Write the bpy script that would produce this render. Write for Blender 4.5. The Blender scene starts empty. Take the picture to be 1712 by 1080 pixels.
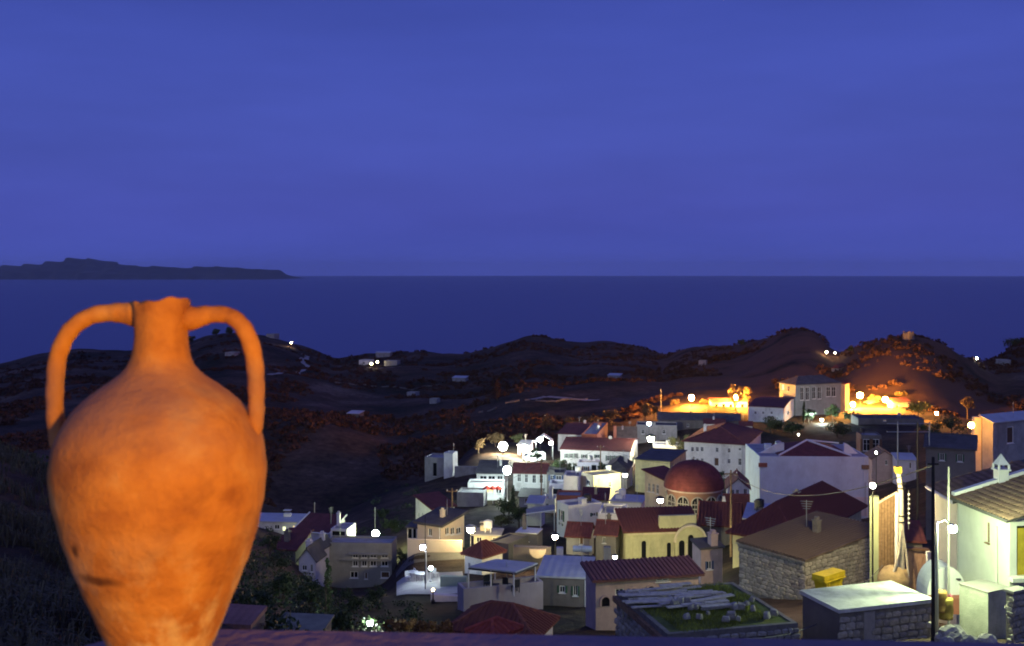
import bpy, math, random
import numpy as np
from mathutils import Vector, Matrix

random.seed(7)
RNG = np.random.default_rng(7)
SC = bpy.context.scene
COL = SC.collection

# ------------------------------------------------------------------ camera
F, CX, HY, ZC = 1800.0, 856.0, 455.0, 150.0     # focal length in photo pixels, centre column, eye-level row, eye height over the sea
cam_data = bpy.data.cameras.new('camera')
cam = bpy.data.objects.new('camera', cam_data)
COL.objects.link(cam)
cam.location = (0, 0, ZC)
cam.rotation_euler = (math.radians(90), 0, 0)
cam_data.sensor_width = 36.0
cam_data.lens = F / 1712 * 36.0
cam_data.shift_y = -(540 - HY) / 1712
cam_data.clip_start = 0.05
cam_data.clip_end = 400000
cam_data.dof.use_dof = True
cam_data.dof.focus_distance = 110
cam_data.dof.aperture_fstop = 8.0
SC.camera = cam

# ------------------------------------------------------------------ world: dusk sky
world = bpy.data.worlds.new('World')
SC.world = world
world.use_nodes = True
nt = world.node_tree
for n in list(nt.nodes):
    nt.nodes.remove(n)
N, L = nt.nodes, nt.links
out = N.new('ShaderNodeOutputWorld')
bg = N.new('ShaderNodeBackground')
sky = N.new('ShaderNodeTexSky')
sky.sky_type = 'NISHITA'
sky.sun_disc = False
sky.sun_elevation = math.radians(-1.0)
sky.sun_rotation = math.radians(194)       # the sun has set behind the photographer
sky.altitude = 150
sky.ozone_density = 4.0
SKY_MIX = 0.06
tc = N.new('ShaderNodeTexCoord')
sep = N.new('ShaderNodeSeparateXYZ')
L.new(tc.outputs['Generated'], sep.inputs[0])
ramp = N.new('ShaderNodeValToRGB')
cr = ramp.color_ramp
cr.interpolation = 'B_SPLINE'
stops = [(0.0, (0.072, 0.098, 0.490)), (0.04, (0.062, 0.086, 0.445)), (0.11, (0.061, 0.089, 0.440)),
         (0.17, (0.061, 0.090, 0.450)), (0.25, (0.050, 0.077, 0.410)), (0.6, (0.038, 0.054, 0.290)), (1.0, (0.034, 0.046, 0.250))]
while len(cr.elements) < len(stops):
    cr.elements.new(0.5)
for e, (p, c) in zip(cr.elements, stops):
    e.position = p
    e.color = (*c, 1)
ab = N.new('ShaderNodeMath'); ab.operation = 'ABSOLUTE'
L.new(sep.outputs['Z'], ab.inputs[0])
L.new(ab.outputs[0], ramp.inputs['Fac'])
# thin streaky high cloud
mp = N.new('ShaderNodeMapping')
mp.inputs['Scale'].default_value = (1.6, 1.6, 9.0)
mp.inputs['Rotation'].default_value = (0.05, 0.10, 0)
L.new(tc.outputs['Generated'], mp.inputs['Vector'])
nz = N.new('ShaderNodeTexNoise')
nz.inputs['Scale'].default_value = 1.5
nz.inputs['Detail'].default_value = 5
nz.inputs['Roughness'].default_value = 0.55
L.new(mp.outputs[0], nz.inputs['Vector'])
mr = N.new('ShaderNodeMapRange')
mr.inputs['From Min'].default_value = 0.3
mr.inputs['From Max'].default_value = 0.75
mr.inputs['To Min'].default_value = 0.88
mr.inputs['To Max'].default_value = 1.12
L.new(nz.outputs['Fac'], mr.inputs['Value'])
mul = N.new('ShaderNodeVectorMath'); mul.operation = 'SCALE'
L.new(ramp.outputs['Color'], mul.inputs[0])
L.new(mr.outputs[0], mul.inputs['Scale'])
sk = N.new('ShaderNodeVectorMath'); sk.operation = 'SCALE'
sk.inputs['Scale'].default_value = SKY_MIX
L.new(sky.outputs['Color'], sk.inputs[0])
add = N.new('ShaderNodeVectorMath'); add.operation = 'ADD'
L.new(mul.outputs[0], add.inputs[0]); L.new(sk.outputs[0], add.inputs[1])
L.new(add.outputs[0], bg.inputs['Color'])
bg.inputs['Strength'].default_value = 0.96
L.new(bg.outputs[0], out.inputs['Surface'])

# the last soft afterglow of the set sun, from behind the photographer
sd = bpy.data.lights.new('afterglow_sun', 'SUN')
sd.energy = 0.32
sd.angle = math.radians(50)
sd.color = (0.76, 0.85, 1.0)
so = bpy.data.objects.new('afterglow_sun', sd)
COL.objects.link(so)
so.rotation_euler = Vector((0.25, 1.0, -0.62)).to_track_quat('-Z', 'Y').to_euler()

# ------------------------------------------------------------------ render settings
SC.view_settings.view_transform = 'Standard'
SC.view_settings.look = 'None'
SC.view_settings.exposure = 0.0
SC.view_settings.gamma = 1.0
SC.render.engine = 'CYCLES'
cy = SC.cycles
cy.use_denoising = True
cy.use_adaptive_sampling = True
cy.adaptive_threshold = 0.025
cy.filter_width = 1.9
cy.max_bounces = 5
cy.diffuse_bounces = 3
cy.glossy_bounces = 2
cy.transmission_bounces = 2
cy.transparent_max_bounces = 6
cy.volume_bounces = 1
cy.sample_clamp_indirect = 2.0
cy.caustics_reflective = False
cy.caustics_refractive = False

# an assumed, unseen lamp on the terrace behind the photographer that lights the amphora
ld = bpy.data.lights.new('terrace_spot_lamp', 'SPOT')
ld.energy = 520
ld.color = (1.0, 0.49, 0.03)
ld.spot_size = math.radians(30)
ld.spot_blend = 0.9
ld.shadow_soft_size = 0.12
lo = bpy.data.objects.new('terrace_spot_lamp', ld)
lo.location = (1.15, -0.9, ZC + 0.05)
COL.objects.link(lo)
lo.rotation_euler = (Vector((-0.573, 1.75, ZC - 0.27)) - Vector(lo.location)).to_track_quat('-Z', 'Y').to_euler()

# ------------------------------------------------------------------ helpers
def P(px, py, Y):
    return Vector(((px - CX) / F * Y, Y, ZC - (py - HY) / F * Y))

def link(o, parent=None):
    COL.objects.link(o)
    if parent is not None:
        o.parent = parent
    return o

def tag(o, label=None, cat=None, group=None, kind=None):
    if label: o['label'] = label
    if cat: o['category'] = cat
    if group: o['group'] = group
    if kind: o['kind'] = kind
    return o

def empty(name, loc, rz=0.0):
    o = bpy.data.objects.new(name, None)
    o.empty_display_size = 0.3
    o.location = loc
    o.rotation_euler = (0, 0, rz)
    COL.objects.link(o)
    return o

class MB:
    def __init__(s):
        s.v = []; s.f = []
    def quad(s, *pts):
        n = len(s.v)
        s.v += [tuple(p) for p in pts]
        s.f.append(tuple(range(n, n + len(pts))))
        return s
    def box(s, x0, x1, y0, y1, z0, z1):
        n = len(s.v)
        s.v += [(x0, y0, z0), (x1, y0, z0), (x1, y1, z0), (x0, y1, z0), (x0, y0, z1), (x1, y0, z1), (x1, y1, z1), (x0, y1, z1)]
        s.f += [tuple(n + i for i in q) for q in ((0, 3, 2, 1), (4, 5, 6, 7), (0, 1, 5, 4), (1, 2, 6, 5), (2, 3, 7, 6), (3, 0, 4, 7))]
        return s
    def prism(s, poly, t):
        """polygon of 3D points, thickened straight down by t"""
        n = len(s.v); k = len(poly)
        s.v += [tuple(p) for p in poly] + [(p[0], p[1], p[2] - t) for p in poly]
        s.f.append(tuple(range(n, n + k)))
        s.f.append(tuple(range(n + 2 * k - 1, n + k - 1, -1)))
        for i in range(k):
            j = (i + 1) % k
            s.f.append((n + i, n + k + i, n + k + j, n + j))
        return s
    def ext(s, poly, d):
        """polygon of 3D points, extruded by the vector d"""
        n = len(s.v); k = len(poly)
        s.v += [tuple(p) for p in poly] + [(p[0] + d[0], p[1] + d[1], p[2] + d[2]) for p in poly]
        s.f.append(tuple(range(n, n + k)))
        s.f.append(tuple(range(n + 2 * k - 1, n + k - 1, -1)))
        for i in range(k):
            j = (i + 1) % k
            s.f.append((n + i, n + k + i, n + k + j, n + j))
        return s
    def tube(s, pts, rad, n=8, cap=True):
        pts = [Vector(p) for p in pts]
        if not hasattr(rad, '__len__'):
            rad = [rad] * len(pts)
        base = len(s.v)
        up = None
        for i, p in enumerate(pts):
            d = (pts[min(i + 1, len(pts) - 1)] - pts[max(i - 1, 0)]).normalized()
            if up is None:
                up = d.orthogonal().normalized()
            up = (up - d * up.dot(d))
            up = up.normalized() if up.length > 1e-6 else d.orthogonal().normalized()
            w = d.cross(up)
            for k in range(n):
                a = 2 * math.pi * k / n
                s.v.append(tuple(p + (up * math.cos(a) + w * math.sin(a)) * rad[i]))
        for i in range(len(pts) - 1):
            for k in range(n):
                k2 = (k + 1) % n
                s.f.append((base + i * n + k, base + i * n + k2, base + (i + 1) * n + k2, base + (i + 1) * n + k))
        if cap:
            s.f.append(tuple(base + k for k in range(n - 1, -1, -1)))
            e = base + (len(pts) - 1) * n
            s.f.append(tuple(e + k for k in range(n)))
        return s
    def lathe(s, prof, c=(0, 0, 0), n=24, a0=0.0, a1=2 * math.pi):
        """prof: (radius, z) pairs"""
        full = abs(a1 - a0 - 2 * math.pi) < 1e-6
        m = n if full else n + 1
        base = len(s.v)
        for r, z in prof:
            for k in range(m):
                a = a0 + (a1 - a0) * k / n
                s.v.append((c[0] + r * math.cos(a), c[1] + r * math.sin(a), c[2] + z))
        for i in range(len(prof) - 1):
            for k in range(n):
                k2 = (k + 1) % m
                s.f.append((base + i * m + k, base + i * m + k2, base + (i + 1) * m + k2, base + (i + 1) * m + k))
        return s
    def sphere(s, c, r, nu=14, nv=9, sz=1.0):
        prof = [(r * math.sin(math.pi * i / nv) + 1e-5, -r * sz * math.cos(math.pi * i / nv)) for i in range(nv + 1)]
        return s.lathe(prof, c, nu)
    def build(s, name, m, parent=None, smooth=False, loc=None, rz=None):
        me = bpy.data.meshes.new(name)
        me.from_pydata(s.v, [], s.f)
        me.validate()
        if smooth:
            me.polygons.foreach_set('use_smooth', [True] * len(me.polygons))
        if m is not None:
            me.materials.append(m)
        o = bpy.data.objects.new(name, me)
        if loc is not None: o.location = loc
        if rz is not None: o.rotation_euler = (0, 0, rz)
        return link(o, parent)

# ------------------------------------------------------------------ materials
MATS = {}
def mat(name, col, rough=0.85, var=0.22, scale=1.2, bump=0.25, bscale=14.0, spec=0.25, metal=0.0, wave=0.0, waxis='X', wscale=0.9,
        stain=None, stain_amt=0.0, emit=None, estr=0.0, coord='Object'):
    if name in MATS:
        return MATS[name]
    m = bpy.data.materials.new(name)
    m.use_nodes = True
    t = m.node_tree; N = t.nodes; L = t.links
    b = N['Principled BSDF']
    b.inputs['Roughness'].default_value = rough
    b.inputs['Metallic'].default_value = metal
    b.inputs['Specular IOR Level'].default_value = spec
    tc = N.new('ShaderNodeTexCoord')
    n1 = N.new('ShaderNodeTexNoise')
    n1.inputs['Scale'].default_value = scale
    n1.inputs['Detail'].default_value = 6
    n1.inputs['Roughness'].default_value = 0.65
    L.new(tc.outputs[coord], n1.inputs['Vector'])
    r = N.new('ShaderNodeValToRGB')
    r.color_ramp.elements[0].position = 0.3
    r.color_ramp.elements[1].position = 0.72
    r.color_ramp.elements[0].color = (*[c * (1 - var) for c in col], 1)
    r.color_ramp.elements[1].color = (*[min(1, c * (1 + var)) for c in col], 1)
    L.new(n1.outputs['Fac'], r.inputs['Fac'])
    last = r.outputs['Color']
    if stain is not None:
        n2 = N.new('ShaderNodeTexNoise')
        n2.inputs['Scale'].default_value = scale * 0.45
        n2.inputs['Detail'].default_value = 8
        n2.inputs['Roughness'].default_value = 0.7
        mpn = N.new('ShaderNodeMapping')
        mpn.inputs['Location'].default_value = (13.1, 4.7, 2.2)
        mpn.inputs['Scale'].default_value = (1, 1, 0.45)
        L.new(tc.outputs[coord], mpn.inputs['Vector'])
        L.new(mpn.outputs[0], n2.inputs['Vector'])
        r2 = N.new('ShaderNodeMapRange')
        r2.inputs['From Min'].default_value = 0.48
        r2.inputs['From Max'].default_value = 0.68
        r2.inputs['To Max'].default_value = stain_amt
        L.new(n2.outputs['Fac'], r2.inputs['Value'])
        mx = N.new('ShaderNodeMix'); mx.data_type = 'RGBA'
        mx.inputs['B'].default_value = (*stain, 1)
        L.new(r2.outputs[0], mx.inputs['Factor'])
        L.new(last, mx.inputs['A'])
        last = mx.outputs['Result']
    L.new(last, b.inputs['Base Color'])
    h = None
    if bump > 0:
        n3 = N.new('ShaderNodeTexNoise')
        n3.inputs['Scale'].default_value = bscale
        n3.inputs['Detail'].default_value = 4
        L.new(tc.outputs[coord], n3.inputs['Vector'])
        bp = N.new('ShaderNodeBump')
        bp.inputs['Strength'].default_value = bump
        bp.inputs['Distance'].default_value = 0.03
        L.new(n3.outputs['Fac'], bp.inputs['Height'])
        h = bp
    if wave > 0:
        w = N.new('ShaderNodeTexWave')
        w.wave_type = 'BANDS'
        w.bands_direction = waxis
        w.inputs['Scale'].default_value = wscale
        w.inputs['Distortion'].default_value = 0.4
        w.inputs['Detail'].default_value = 1
        L.new(tc.outputs[coord], w.inputs['Vector'])
        bw = N.new('ShaderNodeBump')
        bw.inputs['Strength'].default_value = wave
        bw.inputs['Distance'].default_value = 0.08
        L.new(w.outputs['Fac'], bw.inputs['Height'])
        if h is not None:
            L.new(h.outputs[0], bw.inputs['Normal'])
        h = bw
    if h is not None:
        L.new(h.outputs[0], b.inputs['Normal'])
    if emit is not None:
        b.inputs['Emission Color'].default_value = (*emit, 1)
        b.inputs['Emission Strength'].default_value = estr
    MATS[name] = m
    return m

def glow(name, col, s):
    if name in MATS: return MATS[name]
    m = bpy.data.materials.new(name); m.use_nodes = True
    t = m.node_tree
    t.nodes.remove(t.nodes['Principled BSDF'])
    e = t.nodes.new('ShaderNodeEmission')
    e.inputs['Color'].default_value = (*col, 1)
    e.inputs['Strength'].default_value = s
    t.links.new(e.outputs[0], t.nodes['Material Output'].inputs['Surface'])
    MATS[name] = m
    return m

GREY = (0.16, 0.15, 0.14)
white = mat('white_plaster', (0.72, 0.71, 0.69), var=0.10, scale=0.9, stain=(0.36, 0.34, 0.32), stain_amt=0.75, bscale=6)
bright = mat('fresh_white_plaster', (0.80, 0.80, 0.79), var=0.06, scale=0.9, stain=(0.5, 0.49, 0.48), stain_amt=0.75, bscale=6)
cream = mat('cream_plaster', (0.66, 0.56, 0.40), var=0.12, scale=0.9, stain=(0.38, 0.32, 0.24), stain_amt=0.75, bscale=6)
ochre = mat('ochre_plaster', (0.55, 0.50, 0.30), var=0.14, scale=0.9, stain=(0.30, 0.27, 0.18), stain_amt=0.75, bscale=6)
pink = mat('faded_pink_plaster', (0.50, 0.38, 0.36), var=0.16, scale=0.9, stain=(0.28, 0.23, 0.22), stain_amt=0.75, bscale=6)
grey = mat('grey_render', (0.34, 0.33, 0.32), var=0.18, scale=0.9, stain=(0.18, 0.17, 0.16), stain_amt=0.75, bscale=6)
darkwall = mat('dark_render', (0.17, 0.155, 0.15), var=0.25, scale=0.5, stain=(0.09, 0.085, 0.08), stain_amt=0.6, bscale=6)
lilac = mat('lilac_plaster', (0.60, 0.57, 0.66), var=0.10, scale=0.9, stain=(0.36, 0.34, 0.40), stain_amt=0.75, bscale=6)
brick = mat('brick_red_render', (0.36, 0.13, 0.09), var=0.2, scale=0.8, stain=(0.2, 0.08, 0.06), stain_amt=0.5, bscale=8)
concrete = mat('raw_concrete', (0.30, 0.29, 0.27), var=0.18, scale=0.7, stain=(0.17, 0.16, 0.15), stain_amt=0.6)
redroof = mat('red_tile_roof', (0.155, 0.050, 0.048), var=0.28, scale=1.1, wave=0.5, waxis='X', wscale=0.9, stain=(0.11, 0.045, 0.045), stain_amt=0.6)
redroof_y = mat('red_tile_roof_across', (0.155, 0.050, 0.048), var=0.28, scale=1.1, wave=0.5, waxis='Y', wscale=0.9, stain=(0.11, 0.045, 0.045), stain_amt=0.6)
brownroof = mat('brown_tile_roof', (0.17, 0.125, 0.10), var=0.28, scale=1.0, wave=0.6, waxis='X', wscale=0.9, stain=(0.13, 0.09, 0.07), stain_amt=0.6)
metalroof = mat('pale_metal_roof', (0.50, 0.51, 0.54), rough=0.5, var=0.10, scale=0.6, wave=0.35, waxis='X', wscale=0.5, stain=(0.33, 0.32, 0.33), stain_amt=0.5)
flatroof = mat('flat_roof_screed', (0.38, 0.37, 0.37), var=0.18, scale=0.8, stain=(0.2, 0.2, 0.2), stain_amt=0.6)
darkroof = mat('dark_roof_felt', (0.10, 0.095, 0.10), var=0.25, scale=0.8, stain=(0.05, 0.05, 0.05), stain_amt=0.6)
whitepaint = mat('white_paint', (0.78, 0.78, 0.77), rough=0.55, var=0.06, bump=0.05)
brownpaint = mat('brown_joinery', (0.12, 0.07, 0.045), rough=0.6, var=0.2, scale=4, bump=0.1)
darkmetal = mat('dark_metal', (0.05, 0.05, 0.055), rough=0.5, var=0.2, metal=0.6, bump=0.05)
greymetal = mat('galvanised_steel', (0.42, 0.43, 0.44), rough=0.45, var=0.12, metal=0.7, bump=0.05)
timber = mat('weathered_timber', (0.26, 0.17, 0.10), rough=0.85, var=0.35, scale=5, bump=0.4, bscale=24)
paletimber = mat('bleached_planks', (0.55, 0.51, 0.43), rough=0.9, var=0.3, scale=4, bump=0.4, bscale=20)
stone_m = [mat('stone_%d' % i, c, var=0.3, scale=3.0, bump=0.7, bscale=9, stain=(c[0] * .5, c[1] * .5, c[2] * .5), stain_amt=0.5)
           for i, c in enumerate([(0.40, 0.38, 0.33), (0.34, 0.32, 0.28), (0.46, 0.43, 0.37), (0.30, 0.28, 0.25)])]
mortar = mat('mortar_bed', (0.20, 0.185, 0.16), var=0.3, scale=3.0, bump=0.6)
barkm = mat('bark', (0.10, 0.075, 0.055), var=0.35, scale=6, bump=0.6, bscale=12)
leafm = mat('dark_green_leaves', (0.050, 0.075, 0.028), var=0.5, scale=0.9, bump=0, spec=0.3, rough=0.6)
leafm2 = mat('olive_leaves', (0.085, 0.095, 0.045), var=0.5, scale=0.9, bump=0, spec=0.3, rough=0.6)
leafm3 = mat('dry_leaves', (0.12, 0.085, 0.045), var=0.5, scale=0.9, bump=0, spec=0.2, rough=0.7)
scrubm = mat('scrub_leaves', (0.080, 0.040, 0.030), var=0.55, scale=0.03, bump=0, spec=0.1, rough=0.9)
grassm = mat('dry_grass', (0.10, 0.095, 0.062), var=0.5, scale=0.8, bump=0, spec=0.1, rough=0.9)
turf = mat('green_turf', (0.12, 0.15, 0.035), var=0.5, scale=1.5, bump=0.8, bscale=18)
pave = mat('pale_paving', (0.42, 0.42, 0.40), var=0.15, scale=1.2, stain=(0.25, 0.25, 0.23), stain_amt=0.5)
earth = mat('pinkish_earth', (0.33, 0.21, 0.16), var=0.3, scale=1.8, bump=0.8, bscale=7)
yellowpaint = mat('yellow_paint', (0.62, 0.50, 0.03), rough=0.5, var=0.18, scale=2, bump=0.1, stain=(0.25, 0.19, 0.04), stain_amt=0.5)

def glassmat():
    m = bpy.data.materials.new('dark_glass'); m.use_nodes = True
    b = m.node_tree.nodes['Principled BSDF']
    b.inputs['Base Color'].default_value = (0.012, 0.013, 0.018, 1)
    b.inputs['Roughness'].default_value = 0.12
    b.inputs['Specular IOR Level'].default_value = 0.35
    return m
glass = glassmat()
litglass = glow('lit_window_glass', (1.0, 0.72, 0.32), 1.6)
amberglass = glow('amber_lit_glass', (1.0, 0.55, 0.12), 0.32)
greenglass = glow('pale_lit_glass', (0.95, 1.0, 0.55), 1.6)
# ------------------------------------------------------------------ terrain
STATIONS = {
    -700: [(2.5, 1500), (8, 1080), (20, 840), (32, 730), (60, 720), (120, 740), (200, 740), (350, 690)],
    -200: [(2.5, 1560), (8, 1100), (20, 850), (32, 728), (38, 735), (60, 860), (120, 830), (200, 790), (350, 710)],
    0:   [(2.5, 1600), (8, 1100), (20, 868), (33, 745), (38, 758), (60, 940), (120, 880), (200, 800), (350, 712)],
    120: [(2.5, 1600), (8, 1130), (18, 935), (30, 803), (36, 818), (60, 970), (120, 900), (200, 810), (350, 710)],
    230: [(2.5, 1600), (8, 1200), (18, 1040), (30, 940), (50, 960), (80, 930), (120, 890), (200, 815), (350, 710)],
    330: [(2.5, 1600), (8, 1290), (18, 1130), (30, 1040), (50, 975), (80, 930), (120, 890), (200, 820), (350, 710)],
    450: [(2.5, 1600), (10, 1300), (25, 1110), (45, 1040), (70, 985), (100, 940), (140, 900), (170, 878), (220, 845), (270, 850), (350, 700)],
    550: [(2.5, 1600), (10, 1320), (25, 1150), (45, 1070), (70, 1022), (100, 1008), (125, 990), (132, 984), (150, 930), (180, 890), (205, 866), (260, 890), (350, 705)],
    650: [(2.5, 1600), (10, 1320), (25, 1150), (45, 1078), (70, 1032), (90, 1006), (110, 992), (132, 980), (150, 908), (180, 860), (215, 815), (270, 850), (350, 742)],
    678: [(2.5, 1600), (10, 1325), (25, 1150), (45, 1080), (70, 1036), (90, 1004), (105, 966), (112, 945), (117, 921), (130, 915), (150, 898), (180, 852), (215, 812), (270, 845), (350, 742)],
    720: [(2.5, 1600), (10, 1330), (25, 1150), (45, 1085), (70, 1045), (90, 1004), (105, 966), (112, 945), (117, 921), (130, 915), (160, 875), (190, 832), (222, 800), (270, 830), (350, 738)],
    790: [(2.5, 1600), (10, 1330), (30, 1140), (45, 1090), (65, 1062), (90, 1000), (106, 956), (117, 922), (130, 912), (160, 868), (190, 835), (208, 800), (225, 768), (270, 738), (310, 760), (350, 728)],
    870: [(2.5, 1600), (10, 1330), (30, 1150), (45, 1095), (65, 1065), (90, 1000), (110, 950), (130, 914), (160, 868), (190, 832), (208, 800), (225, 768), (270, 736), (310, 738), (350, 712)],
    950: [(2.5, 1600), (10, 1330), (30, 1150), (45, 1100), (65, 1065), (90, 1000), (110, 950), (135, 905), (160, 868), (190, 832), (215, 808), (250, 782), (275, 758), (300, 738), (350, 706)],
    1050: [(2.5, 1600), (10, 1330), (30, 1150), (45, 1100), (70, 1058), (90, 1000), (120, 945), (150, 880), (190, 832), (200, 820), (250, 790), (285, 750), (300, 735), (350, 690)],
    1150: [(2.5, 1600), (10, 1330), (30, 1150), (45, 1105), (70, 1055), (90, 1000), (120, 945), (140, 890), (165, 858), (200, 830), (240, 802), (265, 765), (300, 712), (320, 690), (345, 672), (365, 664)],
    1250: [(2.5, 1600), (10, 1330), (30, 1140), (45, 1088), (60, 1045), (80, 995), (100, 945), (120, 905), (140, 885), (165, 870), (200, 850), (240, 802), (270, 748), (300, 708), (325, 690), (350, 676)],
    1350: [(2.5, 1600), (10, 1330), (30, 1130), (40, 1098), (50, 1066), (75, 1000), (100, 945), (130, 898), (165, 870), (200, 835), (250, 770), (280, 725), (300, 704), (330, 692), (350, 684)],
    1450: [(2.5, 1600), (10, 1330), (30, 1120), (40, 1088), (50, 1064), (75, 990), (100, 935), (130, 895), (165, 870), (200, 810), (250, 745), (280, 712), (300, 698), (335, 688), (350, 676)],
    1550: [(2.5, 1600), (10, 1330), (30, 1110), (40, 1078), (50, 1058), (65, 1030), (80, 990), (100, 945), (130, 885), (165, 825), (200, 785), (250, 735), (300, 702), (335, 690), (350, 680)],
    1650: [(2.5, 1600), (10, 1330), (30, 1115), (40, 1086), (50, 1064), (65, 1034), (80, 990), (100, 945), (130, 865), (165, 785), (200, 758), (250, 732), (300, 715), (350, 700)],
    1900: [(2.5, 1600), (10, 1330), (30, 1115), (40, 1086), (50, 1064), (65, 1034), (80, 990), (100, 945), (130, 865), (165, 785), (200, 758), (250, 732), (300, 715), (350, 700)],
    2500: [(2.5, 1600), (10, 1330), (30, 1115), (40, 1080), (50, 1054), (65, 1020), (80, 980), (100, 930), (130, 850), (165, 780), (200, 750), (250, 722), (300, 705), (350, 690)],
}
CREST = [(-700, 600, 900), (-200, 618, 900), (0, 609, 900), (60, 592, 900), (130, 583, 900), (210, 586, 900), (300, 577, 900), (340, 562, 900), (385, 555, 900), (440, 560, 890),
         (490, 573, 880), (530, 586, 880), (562, 600, 870), (620, 590, 860), (700, 587, 850), (775, 591, 820), (830, 578, 800), (870, 564, 790), (893, 559, 790), (930, 566, 790),
         (965, 572, 790), (1015, 570, 780), (1060, 576, 760), (1110, 593, 720), (1145, 582, 680), (1175, 577, 660), (1230, 577, 640), (1262, 569, 600), (1292, 562, 560), (1312, 553, 540), (1333, 550, 530),
         (1360, 555, 520), (1378, 570, 510), (1396, 592, 500), (1425, 582, 470), (1455, 573, 440), (1490, 567, 425), (1520, 561, 420), (1555, 567, 420), (1585, 580, 420), (1615, 600, 425), (1640, 604, 450),
         (1670, 602, 520), (1690, 582, 560), (1712, 568, 580), (1800, 540, 620), (2000, 560, 700), (2500, 580, 800)]
UG = np.arange(-700, 2401, 8.0)
YG = np.exp(np.linspace(math.log(2.5), math.log(2600.0), 360))

def vnoise(x, y, seed=0):
    xi = np.floor(x).astype(np.int64); yi = np.floor(y).astype(np.int64)
    xf = x - xi; yf = y - yi
    xf = xf * xf * (3 - 2 * xf); yf = yf * yf * (3 - 2 * yf)
    def h(a, b):
        n = (a * 374761393 + b * 668265263 + seed * 1442695041) & 0x7fffffff
        n = ((n ^ (n >> 13)) * 1274126177) & 0x7fffffff
        return ((n ^ (n >> 16)) & 0xffff) / 65535.0
    return (h(xi, yi) * (1 - xf) * (1 - yf) + h(xi + 1, yi) * xf * (1 - yf) + h(xi, yi + 1) * (1 - xf) * yf + h(xi + 1, yi + 1) * xf * yf) - 0.5

def fbm(x, y, octs=4, seed=0):
    r = np.zeros_like(x); a = 1.0
    for o in range(octs):
        r += a * vnoise(x * 2 ** o + 100 * o, y * 2 ** o + 37 * o, seed + o)
        a *= 0.5
    return r

def build_table():
    us = sorted(STATIONS)
    near = np.array([np.interp(np.log(YG), np.log([p[0] for p in STATIONS[u]]), [p[1] for p in STATIONS[u]]) for u in us])
    R = np.array([np.interp(UG, us, near[:, j]) for j in range(len(YG))]).T      # [u, Y]
    k = np.exp(-np.linspace(-2, 2, 9) ** 2); k /= k.sum()
    for _ in range(2):
        R = np.apply_along_axis(lambda c: np.convolve(np.pad(c, 4, 'edge'), k, 'valid'), 0, R)
    k3 = np.array([.25, .5, .25])
    R = np.apply_along_axis(lambda c: np.convolve(np.pad(c, 1, 'edge'), k3, 'valid'), 1, R)
    cu = [c[0] for c in CREST]
    rc = np.interp(UG, cu, [c[1] for c in CREST]); yc = np.interp(UG, cu, [c[2] for c in CREST])
    ks = np.ones(3) / 3
    rc = np.convolve(np.pad(rc, 1, 'edge'), ks, 'valid')
    for _ in range(3):
        yc = np.convolve(np.pad(yc, 4, 'edge'), k, 'valid')
    Z = ZC - (R - HY) / F * YG[None, :]
    j350 = int(np.argmin(abs(YG - 350)))
    for i in range(len(UG)):
        r0 = R[i, j350]
        zc = ZC - (rc[i] - HY) / F * yc[i]
        for j in range(j350 + 1, len(YG)):
            Y = YG[j]
            if Y <= yc[i]:
                t = math.log(Y / YG[j350]) / math.log(yc[i] / YG[j350])
                t = t ** 0.85
                Z[i, j] = ZC - (r0 + (rc[i] - r0) * t - HY) / F * Y
            else:
                Z[i, j] = zc - 0.10 * (Y - yc[i]) - 0.00022 * (Y - yc[i]) ** 2
    X = (UG[:, None] - CX) / F * YG[None, :]
    YY = np.broadcast_to(YG[None, :], X.shape)
    hill = np.clip((YY - 260) / 250, 0, 1)
    damp = np.clip(np.abs(YY - yc[:, None]) / 160, 0.08, 1)       # keep the skyline where it is
    Z = Z + hill * damp * fbm(X / 90, YY / 90, 5, 3) * 8 + hill * fbm(X / 9, YY / 9, 3, 9) * 0.9
    far_left = np.clip((480 - UG[:, None]) / 100, 0, 1) * np.clip((30 - np.abs(YY - 25)) / 20, 0, 1)
    Z = Z + fbm(X / 1.6, YY / 1.6, 4, 5) * (0.10 + 0.22 * far_left) * np.clip(YY / 8, 0, 1)
    return np.maximum(Z, -6), R
ZT, RT = build_table()

def tz(x, y):
    u = x / y * F + CX
    fu = min(max((u - UG[0]) / 8.0, 0), len(UG) - 1.001)
    fy = min(max((math.log(y) - math.log(YG[0])) / (math.log(YG[-1]) - math.log(YG[0])) * (len(YG) - 1), 0), len(YG) - 1.001)
    i, j = int(fu), int(fy); a, b = fu - i, fy - j
    return float(ZT[i, j] * (1 - a) * (1 - b) + ZT[i + 1, j] * a * (1 - b) + ZT[i, j + 1] * (1 - a) * b + ZT[i + 1, j + 1] * a * b)

def G(px, Y):
    x = (px - CX) / F * Y
    return Vector((x, Y, tz(x, Y)))

def YS(px, row, y0=255.0):
    """depth at which the hillside is seen at (px, row)"""
    Y = y0
    while Y < 1000:
        g = G(px, Y)
        if HY + (ZC - g.z) * F / Y <= row:
            return Y
        Y += 3
    return 700.0

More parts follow.
